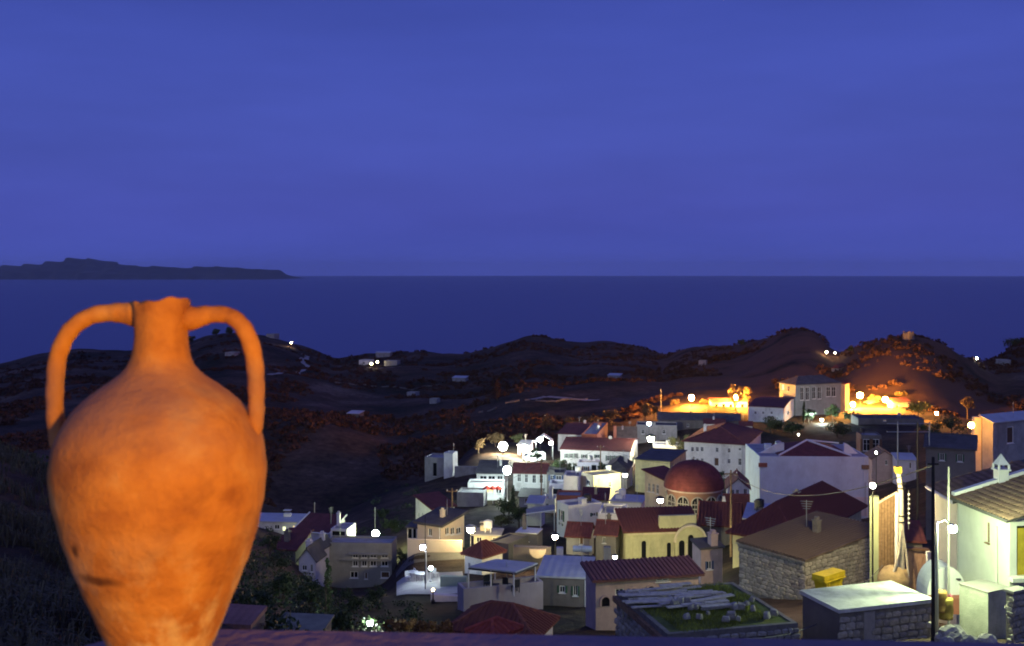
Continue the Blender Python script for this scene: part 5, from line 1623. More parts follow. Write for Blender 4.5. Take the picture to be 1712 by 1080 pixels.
# ================================================================== foreground right
H = house('hip_roof_house', 'house with dark red hipped roof, its right slope lit orange', 'house', 1225, 1330, 1440, 908, 98, 36, ochre, redroof, 'hip', 2.7, ov=.5)
tile_rows(H, .34, .12)
H = house('stone_house', 'old rubble stone house with broad brown lean-to roof', 'house', 1236, 1346, 1476, 937, 74, 56, mortar, brownroof, 'shed_y', 1.0, ov=.18, base=ZC - 24)
tile_rows(H, .32, .11)
H.wallobj = wallof(H)
zlo = max(0.4, ZC - (1004 - HY) / F * 76 - H.zb)
stones(H, 'B', .05, H.wB - .05, zlo, H.h + .9, (.46, .25), zfun=lambda s: H.h + 1.0 * s / H.wB - .04, seed=4)
stones(H, 'A', .05, H.wA - .05, zlo, H.h - .05, (.50, .25), seed=9)
# verge tiles: thin pale edge of the lean-to roof
MB().box(-H.wA - .2, .2, -.24, -.16, 0, .05).build('drip_edge', concrete, H.roof, loc=(0, 0, H.h - .12))
# yellow skip bin against the stone wall
g = P(1385, 985, 70)
r = empty('yellow_skip', g, math.radians(40)); r.scale = (.82, .82, .8); tag(r, 'yellow flared skip bin against the lit stone wall', 'skip')
u_ = 70 / F
ws, wt = 22 * u_, 36 * u_
b = MB()
z0, z1, z2 = 0.0, 22 * u_, 36 * u_
b.ext([(-ws, -.5, z0), (ws, -.5, z0), (wt * .9, -.62, z1), (-wt * .9, -.62, z1)], (0, 1.1, 0))
b.build('tub', yellowpaint, r)
MB().box(-wt, wt, -.70, .62, z1 + .01, z1 + .10).box(-wt * 1.02, wt * 1.02, -.60, .55, z1 + .16, z2).build('lid', yellowpaint, r)
MB().box(-ws - .06, -ws + .04, -.66, -.5, 0, z1).box(ws - .04, ws + .06, -.66, -.5, 0, z1).build('rib', yellowpaint, r)
# ruin with grass on its roof
H = house('grass_roofed_ruin', 'roofless stone ruin with grass, planks and rubble on top', 'ruin', 1031, 1116, 1334, 1062, 42, 76, mortar, turf, par=.04, base=ZC - 17)
ruin = H
H.wallobj = wallof(H)
stones(H, 'A', .05, H.wA - .05, H.h - 2.6, H.h - .45, (.40, .24), seed=14)
stones(H, 'B', .05, H.wB - .05, H.h - 2.2, H.h - .1, (.42, .24), seed=15, maxn=160)
MB().box(-H.wA - .1, .05, -.16, .16, -.18, .06).build('wall_beam', timber, H.root, loc=(0, 0, H.h - .25))
rr_ = random.Random(22)
for k in range(44):
    x = -rr_.uniform(.38, .97) * H.wA * .98
    y = rr_.uniform(.05, .62) * H.wB
    ln = rr_.uniform(.9, 2.2); wd = rr_.uniform(.07, .16)
    o = MB().box(-wd, wd, -ln / 2, ln / 2, 0, .05).build('plank', paletimber, ruin.root, loc=(x, y, ruin.h + .05 + .05 * (k % 4)), rz=rr_.uniform(-.18, .18))
    o.rotation_euler.x = rr_.uniform(-.04, .04)
for k in range(22):
    x = -rr_.uniform(.08, .7) * H.wA; y = rr_.uniform(.25, .95) * H.wB
    s_ = rr_.uniform(.12, .34)
    o = bpy.data.objects.new('rubble_stone', random.choice(stones.protos)); o.scale = (s_ * 1.4, s_, s_ * 1.1); o.rotation_euler = (-1.4, 0, rr_.uniform(0, 6)); o.location = (x, y, ruin.h + .08)
    link(o, ruin.root)
gb = MB()
for k in range(9000):
    x = -RNG.random() * ruin.wA; y = RNG.random() * ruin.wB
    if vnoise(np.array([x * .55]), np.array([y * .55]), 4)[0] < (-.02 if x < -.45 * ruin.wA else -.2): continue
    hh = RNG.uniform(.06, .2); an = RNG.uniform(0, 6.28); lx, ly = RNG.normal(0, .05, 2)
    dx, dy = .014 * math.cos(an), .014 * math.sin(an)
    gb.quad((x - dx, y - dy, ruin.h), (x + dx, y + dy, ruin.h), (x + lx, y + ly, ruin.h + hh))
o = gb.build('grass', mat('roof_grass', (0.20, 0.23, 0.04), var=.5, scale=1.2, bump=0), ruin.root); o['kind'] = 'stuff'
# white roofed shed with stone wall
H = house('white_roofed_shed', 'shed with white slab roof and rubble stone front wall', 'shed', None, 1404, 1556, 1024, 45, 72, mortar, mat('whitewashed_slab', (.62, .63, .58), var=.2, scale=2.0, stain=(.30, .31, .27), stain_amt=.7, bump=.6, bscale=5), 'slab', ov=.12, rt=.16, base=ZC - 18, wA=2.7)
H.wallobj = wallof(H)
stones(H, 'B', .05, H.wB - .05, max(0, H.h - 2.0), H.h - .02, (.40, .26), seed=31, skip=lambda s, z: 1.15 < s < 1.75)
p = .0
MB().box(.0, .03, 1.18, 1.72, H.h - 2.0, H.h - .1).build('render_patch', grey, H.root)
MB().box(-H.wA, -.002, -.03, -.001, H.h - 3.0, H.h - .001).build('side_render', darkwall, H.root)

# yellow lit corner: board fence, mast, doors, earth mound
house('green_wall_pillar', 'tall pale green wall end lit beside the stone house', 'wall', 1454, 1469, 1472, 832, 70, 20, mat('green_plaster', (.42, .48, .30), var=.12, scale=.8, stain=(.26, .3, .18), stain_amt=.4), flatroof, wB=.6, par=.02, base=ZC - 22)
g = P(1483, 965, 70)
r = empty('board_fence', (g.x, g.y, g.z - .5), math.radians(-6)); tag(r, 'tall dark board fence with lit top rail beside the yellow pole', 'fence')
u_ = 70 / F
for k in range(6):
    x0 = (-14 + k * 5) * u_
    top = (965 - 836 + k * 2.6) * u_ + .5
    MB().box(x0 + .012, x0 + 5 * u_ - .012, 0, .05, 0, top).build('board', timber, r)
MB().tube([(-16 * u_, -.05, (965 - 842) * u_ + .5), (16 * u_, -.05, (965 - 822) * u_ + .5)], .07, 6).build('top_rail', paletimber, r)
# yellow lit timber mast wrapped with pipes and cables
g = P(1506, 968, 68.5)
r = empty('timber_mast', (g.x, g.y, g.z - .6)); tag(r, 'yellow lit timber utility mast with clamps, struts and swollen wrapped base', 'mast')
u_ = 68.5 / F
def mp_(px_, py_, dy=0): return ((px_ - 1506) * u_, dy, (968 - py_) * u_ + .6)
MB().tube([mp_(1507, 990), mp_(1507, 900), mp_(1506, 820), mp_(1503, 792)], [.22, .2, .17, .13], 10).build('pole', paletimber, r)
MB().tube([mp_(1498, 985, -.1), mp_(1498, 900, -.1), mp_(1499, 824, -.1)], [.12, .12, .11], 8).build('side_pole', whitepaint, r)
MB().box(-.18, .18, -.2, .2, 0, .38).build('cap_box', yellowpaint, r, loc=mp_(1501, 790))
for py_ in (808, 816, 862, 872):
    q = mp_(1507, py_)
    MB().lathe([(.24, -.05), (.27, 0), (.24, .05)], c=q, n=12).build('clamp', darkmetal, r)
MB().tube([mp_(1506, 880, -.12), mp_(1500, 920, -.3), mp_(1492, 945, -.5), mp_(1482, 966, -.7)], .08, 7).tube([mp_(1509, 890, -.1), mp_(1514, 930, -.2), mp_(1516, 965, -.3)], .07, 7).build('strut', paletimber, r)
pr_ = [(.2, .98), (.45, .92), (.68, .78), (.85, .58), (.96, .3), (1.0, 0), (.95, -.4)]
wr_ = MB().lathe(pr_, c=mp_(1495, 972), n=22)
wr_.v = [(v[0] * 1.0 + .10 * math.sin(v[2] * 9 + v[1] * 7), v[1] + .08 * math.sin(v[0] * 11 + v[2] * 5), v[2] + .10 * math.sin(v[0] * 8 + v[1] * 6)) for v in wr_.v]
wr = wr_.build('wrapping', mat('ochre_sacking', (.48, .36, .20), var=.25, scale=2.5, bump=.9, bscale=5), r, smooth=True)
for k in range(7):
    q = mp_(1519, 826 + k * 8)
    MB().lathe([(.02, -.06), (.07, -.03), (.07, .03), (.02, .06)], c=(q[0], -.05, q[2]), n=8).build('insulator', whitepaint, r)
MB().tube([mp_(1519, 820), mp_(1519, 885)], .02, 5).build('insulator_rod', greymetal, r)
# wooden double doors
g = P(1534, 985, 69)
r = empty('wooden_doors', (g.x, g.y, g.z - .3), math.radians(-8)); tag(r, 'pinkish brown wooden double doors beside the mast', 'door')
u_ = 69 / F
for k in range(4):
    x0 = (-15 + k * 7.5) * u_
    MB().box(x0 + .01, x0 + 7.2 * u_, 0, .08, 0, (985 - 922) * u_ + .3).build('door_board', mat('pink_timber', (.40, .25, .18), var=.25, scale=4, bump=.3), r)
MB().box(-18 * u_, 18 * u_, -.15, .2, 0, .14).build('lintel', brownpaint, r, loc=(0, 0, (985 - 920) * u_ + .3))
boxpx('white_gate_post', 'white lit gate post between wooden doors and black pole', 'post', 1552, 922, 1000, 66, 6, .25, whitepaint)
house('red_tiled_kiosk', 'small hut with red tiled lean-to roof behind the wooden doors', 'hut', 1518, 1542, 1552, 905, 73, 10, darkwall, redroof, 'shed_y', .7, wB=2.0, base=ZC - 21)
# earth mound
g = P(1520, 1040, 58)
mb = MB()
nn = 16
for i in range(nn + 1):
    for j in range(nn + 1):
        x = (i / nn - .5) * 3.4; y = (j / nn - .5) * 7
        d = max(0, 1 - (2 * x / 3.4) ** 2) * max(0, 1 - (2 * y / 7) ** 2)
        zz = 1.7 * d ** .8 + float(fbm(np.array([x * 1.5]), np.array([y * 1.5]), 3, 6)[0]) * .4 * (d > 0.05) - .3
        mb.v.append((x, y, zz))
for i in range(nn):
    for j in range(nn):
        a = i * (nn + 1) + j; mb.f.append((a, a + nn + 1, a + nn + 2, a + 1))
mo = mb.build('earth_mound', earth, loc=(g.x, g.y + 2, tz(g.x, g.y + 2) + .2), smooth=True)
tag(mo, 'pinkish heap of earth below the wooden doors', 'mound')

# near house at right with tiled roofs
nearwall = mat('near_house_plaster', (.62, .63, .56), var=.10, scale=.7, stain=(.40, .41, .34), stain_amt=.6, bscale=10)
H2 = house('back_tiled_house', 'near house behind, with dark tiled roof and pale fascia', 'house', 1562, 1600, None, 838, 57, 93, nearwall, darkroof, 'shed_y', 2.6, wB=9, ov=.3, base=ZC - 20)
MB().tube([(-H2.wA - .3, -.32, H2.h - .02), (.2, -.32, H2.h - .02)], .10, 6).build('fascia', lilac, H2.roof)
H1 = house('near_house', 'near two storey house lit pale green by the street lamp', 'house', 1602, 1688, None, 869, 49, 84, nearwall, darkroof, 'shed_y', 2.2, wB=8, ov=.3, base=ZC - 18,
           winA=[(1652, 890, 5, 34, 'D')], winB=[(1712, 920, 24, 82, 'o')], frame=timber)
MB().box(-.06, -.02, face_point(H1, 'B', 1701, 0).y, face_point(H1, 'B', 1724, 0).y, H1.h - 2.7, H1.h - .4).build('shutter', mat('mustard_shutter', (.40, .30, .03), var=.2, scale=3), H1.root)
tile_me = []
for k in range(3):
    mb = MB(); n = 6; L_ = .46; r0, r1 = .115, .095
    for q in range(2):
        rr, yy = (r0, 0) if q == 0 else (r1, L_)
        for i in range(n + 1):
            an = math.pi * i / n
            mb.v.append((rr * math.cos(an), yy, rr * .75 * math.sin(an)))
        for i in range(n + 1):
            an = math.pi * i / n
            mb.v.append(((rr - .015) * math.cos(an), yy, (rr - .015) * .75 * math.sin(an)))
    m2 = n + 1
    for i in range(n):
        mb.f.append((i, i + 1, 2 * m2 + i + 1, 2 * m2 + i)); mb.f.append((m2 + i + 1, m2 + i, 3 * m2 + i, 3 * m2 + i + 1)); mb.f.append((i + 1, i, m2 + i, m2 + i + 1))
    me = bpy.data.meshes.new('roof_tile'); me.from_pydata(mb.v, [], mb.f)
    me.polygons.foreach_set('use_smooth', [True] * len(me.polygons))
    me.materials.append(mat('old_roof_tile_%d' % k, [(.23, .14, .10), (.27, .17, .12), (.19, .12, .09)][k], var=.35, scale=5, bump=.4, stain=(.12, .1, .08), stain_amt=.6))
    tile_me.append(me)
def tile_roof(Hs, rh, ov, maxn, rt=.14, pitch=.25, step=.40, ymax=None):
    """barrel tiles in columns running up the slope, each tile an object"""
    s = math.atan2(rh, Hs.wB); cnt = 0
    nx = int((Hs.wA + 2 * ov) / pitch); L_ = (ymax or (Hs.wB + 2 * ov)) / math.cos(s)
    ny = int(L_ / step)
    rr = random.Random(5)
    for j in range(ny):
        for i in range(nx + 1):
            if cnt >= maxn: return
            x = -Hs.wA - ov + i * pitch + .1
            d = j * step
            o = bpy.data.objects.new('roof_tile', rr.choice(tile_me))
            o.location = (x + rr.uniform(-.015, .015), -ov + d * math.cos(s), Hs.h - rh / Hs.wB * ov + rt + d * math.sin(s) + .0 + rr.uniform(0, .012))
            o.rotation_euler = (s - .035, 0, rr.uniform(-.04, .04))
            link(o, Hs.roof); cnt += 1
tile_roof(H1, 2.2, .3, 300, ymax=4.6)
tile_roof(H2, 2.6, .3, 300, ymax=5.2)
# white parapet band between the roofs, with pointed chimney
bp_ = MB()
bp_.ext([(-H1.wA - .28, -.2, H1.h - .05), (-H1.wA - .28, H1.wB, H1.h + 2.15), (-H1.wA - .28, H1.wB, H1.h + 2.6), (-H1.wA - .28, -.2, H1.h + .32)], (.32, 0, 0))
bp_.build('roof_parapet', whitepaint, H1.root)
pch = P(1653, 824, 55)
r_ = loc_in(H1.root, pch)
cw = .26
c_ = MB().box(-cw, cw, -cw, cw, -1.0, .62)
ch = c_.build('chimney', whitepaint, H1.root, loc=(-H1.wA - .12, r_.y, r_.z + .75))
MB().box(-cw - .08, cw + .08, -cw - .08, cw + .08, .62, .70).box(-cw * .3, cw * .3, -cw - .01, -cw + .01, .62, .66).build('collar', whitepaint, ch)
pm = MB()
for (a, b) in (((-1, -1), (1, -1)), ((1, -1), (1, 1)), ((1, 1), (-1, 1)), ((-1, 1), (-1, -1))):
    pm.quad((a[0] * cw * 1.1, a[1] * cw * 1.1, .92), (b[0] * cw * 1.1, b[1] * cw * 1.1, .92), (0, 0, 1.45))
    pm.tube([(a[0] * cw, a[1] * cw, .70), (a[0] * cw, a[1] * cw, .93)], .06, 5)
pm.build('chimney_cap', whitepaint, ch)
# details on the near house
q0 = face_point(H1, 'A', 1668, 880); q1 = face_point(H1, 'A', 1668, 1030)
MB().tube([(q0.x, -.05, q0.z), (q1.x, -.05, q1.z)], .04, 6).build('drain_pipe', nearwall, H1.root)
q0 = face_point(H1, 'A', 1630, 980); q1 = face_point(H1, 'A', 1655, 1000)
MB().ext([(q0.x, -.02, q0.z), (q1.x, -.02, q1.z - .05), (q1.x, -.02, q1.z + .18)], (0, -.25, 0)).build('iron_bracket', darkmetal, H1.root)
q = face_point(H1, 'B', 1698, 965)
MB().box(.0, .5, -.15, H1.wB, q.z - .1, q.z + .08).build('ledge', nearwall, H1.root)
# outbuilding in front of the near house: pale rendered block and stone pier
house('outbuilding', 'pale rendered outbuilding joined to the foot of the near house', 'shed', 1604, 1652, 1690, 992, 47.5, 62, mat('patched_render', (.42, .43, .36), var=.25, scale=1.4, stain=(.22, .23, .18), stain_amt=.8, bump=.6), concrete, 'slab', ov=.02, rt=.06, base=ZC - 18)
H = house('stone_pier', 'rough stone gate pier at the bottom right corner', 'pier', 1682, 1694, 1714, 992, 45, 60, mortar, concrete, 'slab', ov=.08, rt=.1, base=ZC - 18)
H.wallobj = wallof(H)
stones(H, 'B', .02, H.wB - .02, max(0, H.h - 2.2), H.h - .02, (.34, .26), seed=41)
stones(H, 'A', .02, H.wA - .02, max(0, H.h - 2.2), H.h - .02, (.3, .26), seed=42)
# domed white oven between pole and house
g = P(1583, 994, 52)
r = empty('domed_oven', (g.x, g.y, g.z - .8)); tag(r, 'white domed outdoor oven behind the black pole', 'oven')
u_ = 52 / F
op = [(.95 * math.cos(math.pi * k / 14), 1.35 * math.sin(math.pi * k / 14) + .8) for k in range(15)]
MB().ext([(x, 0, z) for x, z in op] + [(-.95, 0, 0), (.95, 0, 0)], (0, 1.4, 0)).build('vault', bright, r)
MB().lathe([(.01, 0), (.12, .0), (.12, .03), (.01, .03)], n=10).build('vent', darkmetal, r, loc=(.55, -.02, 1.55))
MB().box(-.9, .9, -.5, 0, 0, .78).build('hearth', brick, r)
# barrels and rocks by the oven
rust = mat('rusty_barrel', (.30, .19, .06), var=.3, scale=3, rough=.7, stain=(.16, .07, .03), stain_amt=.6)
for px_, py_, lb, mm in ((1581, 1034, 'mustard coloured barrel beside the black pole', mat('mustard_barrel', (.34, .26, .06), var=.3, scale=3, stain=(.16, .1, .03), stain_amt=.6)), (1571, 1022, 'rusty dark barrel behind the mustard barrel', rust)):
    g = P(px_, py_, 47.5 if 'must' in lb else 49)
    g.z = max(g.z, tz(g.x, g.y) - .1)
    o = MB().lathe([(.01, 0), (.30, 0), (.32, .05), (.30, .1), (.33, .35), (.30, .6), (.32, .85), (.30, .9), (.01, .9)], n=18).build('barrel', mm, loc=g, smooth=True)
    tag(o, lb, 'barrel')
rr_ = random.Random(8)
rock_lb = ['largest pale rock at the foot of the near house', 'pale rock right beside the largest one', 'small lit rock by the black pole foot', 'small rock on the green lit verge', 'squat rock before the outbuilding wall', 'white block stone at the bottom right verge']
for k, (px_, py_, Y_, s_) in enumerate([(1592, 1046, 44, .62), (1600, 1058, 43, .42), (1573, 1050, 44, .34), (1584, 1064, 42, .28), (1622, 1066, 42, .36), (1650, 1058, 43, .40)]):
    g = G(px_, Y_)
    mb = MB().sphere((0, 0, 0), 1, 10, 7)
    mb.v = [tuple(c * (1 + .28 * (rr_.random() - .5)) for c in v) for v in mb.v]
    o = mb.build('rock', stone_m[k % 3], loc=(g.x, g.y, g.z + s_ * .35), smooth=False); o.scale = (s_, s_ * .9, s_ * .8)
    tag(o, rock_lb[k], 'rock', 'rocks before the near house')
# flowering pot plant
tree('pot_plant', 'pink flowered shrub in front of the domed oven', 1582, 49, 985, 22, 'bush', 260, mat('pink_flowers', (.5, .14, .2), var=.5, scale=4, bump=0), cat='plant', base=ZC - (1012 - HY) / F * 49)
# tall poles
def pole(name, label, px0, py0, py1, Y, r, m, cross=()):
    b = P(px0, py1, Y); b.z = min(b.z, tz(b.x, b.y) - .3)
    t = P(px0, py0, Y)
    rt = empty(name, b); tag(rt, label, 'pole')
    MB().tube([(0, 0, 0), (0, 0, t.z - b.z)], [r, r * .75], 8).build('shaft', m, rt)
    for (py, w) in cross:
        z = P(px0, py, Y).z - b.z
        MB().tube([(-w, 0, z), (w, 0, z)], r * .5, 6).build('crossarm', m, rt)
    return rt
pole('utility_pole', 'tall black wooden pole rising in front of the near house', 1560, 764, 1075, 44, .085, mat('tarred_wood', (.035, .03, .028), var=.3, scale=4), cross=((776, .22),))
pole('pale_pipe', 'tall pale pipe standing left of the near house roof', 1586, 780, 990, 50, .06, concrete)
pole('thin_mast', 'thin grey mast behind the yellow lit pole', 1534, 706, 900, 80, .09, darkmetal)
r = empty('steel_frame', P(1501, 790, 120)); tag(r, 'tall thin steel frame of posts and rails behind the mast', 'frame')
u_ = 120 / F
for x_ in (0, 53):
    MB().tube([(x_ * u_, 0, -6), (x_ * u_, 0, (790 - 705) * u_)], .07, 6).build('post', greymetal, r)
for z_ in (708, 722):
    MB().tube([(-18 * u_, 0, (790 - z_) * u_), (53 * u_, 0, (790 - z_) * u_)], .05, 6).build('rail', greymetal, r)
for px_, py0, py1, Y_, lb in ((526, 840, 895, 150, 'thin pole beside the trimmed roof house'), (600, 1000, 1000, 60, ''), (1105, 650, 690, 335, 'thin pole left of the first orange lamp'), (627, 848, 905, 149, 'thin pole above the green white hill lamp'), (741, 1000, 1000, 90, ''), (543, 1025, 1062, 42, 'short wooden post at the bottom left')):
    if lb: pole('thin_pole', lb, px_, py0, py1, Y_, .07 if Y_ > 100 else .03, greymetal if Y_ > 50 else timber)
pole('thin_pole', 'thin dark cable pole in front of the peach house', 711, 862, 1000, 96, .04, darkmetal)
# sagging cable
pts = [P(1476, 945, 62), P(1450, 972, 58), P(1420, 1004, 54), P(1395, 1027, 50), P(1360, 1046, 46), P(1320, 1060, 43), P(1270, 1068, 41), P(1200, 1070, 39)]
tag(MB().tube(pts, .022, 5).build('cable', mat('cable_sheath', (.16, .16, .15), var=.1)), 'sagging cable hanging across the stone house corner', 'cable')
# ================================================================== lit lamps
lamp('street_lamp', 'glaring street lamp on an arm off the black pole at right', 1593, 884, 47.2, GREEN, 1600, .24, 'arm', ppx=1566, pm=greymetal)
lamp('wall_lamp', 'warm lamp on top of the green wall end', 1459, 812, 66.0, YEL, 2700, .22, 'post', hood=False)
lamp('street_lamp', 'green white street lamp on the dark slope above the concrete building', 628, 892, 139, GREEN, 2200, .62, 'post')
lamp('globe_lamp', 'big warm globe lamp between the peach house and the yellow kiosk', 787, 885, 116, YEL, 1900, .52, 'post', pm=paletimber, shade=True)
lamp('globe_lamp', 'smaller warm globe lamp left of the white boxes', 928, 897, 106, WARM, 600, .38, 'post', shade=True)
lamp('court_lamp', 'cool white lamp post over the lit courtyard', 707, 915, 100, BLUE, 300, .34, 'arm', ppx=712, pm=whitepaint)
lamp('court_lamp', 'cool white floor lamp right of the courtyard lamp post', 720, 950, 101, COOL, 80, .26, 'post', pm=whitepaint)
lamp('path_lamp', 'small yellowish path lamp beside the white topped wall', 724, 986, 87, WARM, 12, .17, 'post')
lamp('terrace_lamp', 'glaring cool white lamp above the restaurant terrace', 848, 786, 184, COOL, 4500, .95, 'post', pm=whitepaint)
lamp('flood_lamp', 'glaring warm floodlight in the yard at the back left', 841, 746, 236, (1, .83, .55), 9000, 1.3, 'post')
lamp('flood_lamp', 'cool white floodlight left of the white van', 876, 749, 228, COOL, 9500, 1.0, 'post')
lamp('yard_lamp', 'white lamp under the yard canopy', 903, 735, 246, COOL, 4750, .7, 'post')
lamp('yard_lamp', 'pinkish lamp at the right of the yard canopy', 921, 741, 240, (1, .62, .5), 1500, .55, 'post')
lamp('lane_lamp', 'big warm lamp before the dark flat roofed house', 1088, 733, 255, (1, .86, .5), 5500, 1.05, 'post', shade=True)
lamp('lane_lamp', 'small bluish lamp above the big warm lamp', 1085, 708, 270, BLUE, 2850, .62, 'post', shade=True)
lamp('lane_lamp', 'greenish white lamp at the corner of the yellow lit lane', 1045, 794, 176, (1, 1, .55), 4500, .45, 'post', shade=True)
lamp('church_lamp', 'warm lamp in front of the church nave wall', 1104, 836, 129, (1, .84, .40), 1300, .48, 'post', shade=True)
lamp('church_lamp', 'assumed unseen lantern lighting the yellow church front', 1096, 950, 104, (1, .95, .45), 3500, .16, 'post', shade=True)  # assumed lantern, hidden behind a roof, added to brighten the church front
lamp('house_lamp', 'cool white lamp at the roof edge of the pink stone house', 1028, 931, 80, COOL, 304, .20, 'post', shade=True)
lamp('ground_lamp', 'white lamp low on the brown field at bottom centre', 618, 1043, 56, COOL, 304, .22, 'post')
lamp('yard_lamp', 'yellow shaded lamp behind the trimmed roof house', 508, 878, 146, YEL, 350, .4, 'post')
lamp('wall_lamp', 'small yellow green lamp at the corner of the big white building', 1465, 757, 175, (.85, 1, .3), 260, .22, 'post')
lamp('garden_lamp', 'white lamp in the trees before the grey mansion', 1357, 693, 300, COOL, 6000, .5, 'post', shade=True)
lamp('garden_lamp', 'second white lamp low right of the first before the mansion', 1374, 702, 298, COOL, 4000, .42, 'post', shade=True)
lamp('garden_lamp', 'small pale lamp in the dark hedge below the mansion', 1335, 726, 270, (1, 1, .7), 160, .25, 'post', shade=True)
lamp('street_lamp', 'leftmost orange street lamp on the glowing orange lot', 1156, 665, 335, ORG, 85000, 1.0, 'post')
lamp('street_lamp', 'orange street lamp over the arcaded house', 1231, 664, 336, ORG, 85000, 1.0, 'post')
lamp('street_lamp', 'tallest orange street lamp right of the grey mansion', 1438, 661, 345, ORG, 105000, 1.05, 'post')
lamp('street_lamp', 'low orange lamp just left of the tallest orange one', 1426, 676, 342, ORG, 50000, .85, 'post')
lamp('street_lamp', 'orange street lamp in front of the orange lit house', 1480, 668, 343, ORG, 85000, 1.0, 'post')
lamp('street_lamp', 'small round orange lamp among dark trees at right', 1566, 691, 300, ORG, 8000, .5, 'post')
lamp('street_lamp', 'orange street lamp with lit post at the right edge', 1624, 711, 148, ORG, 1700, .55, 'post', pm=cream)

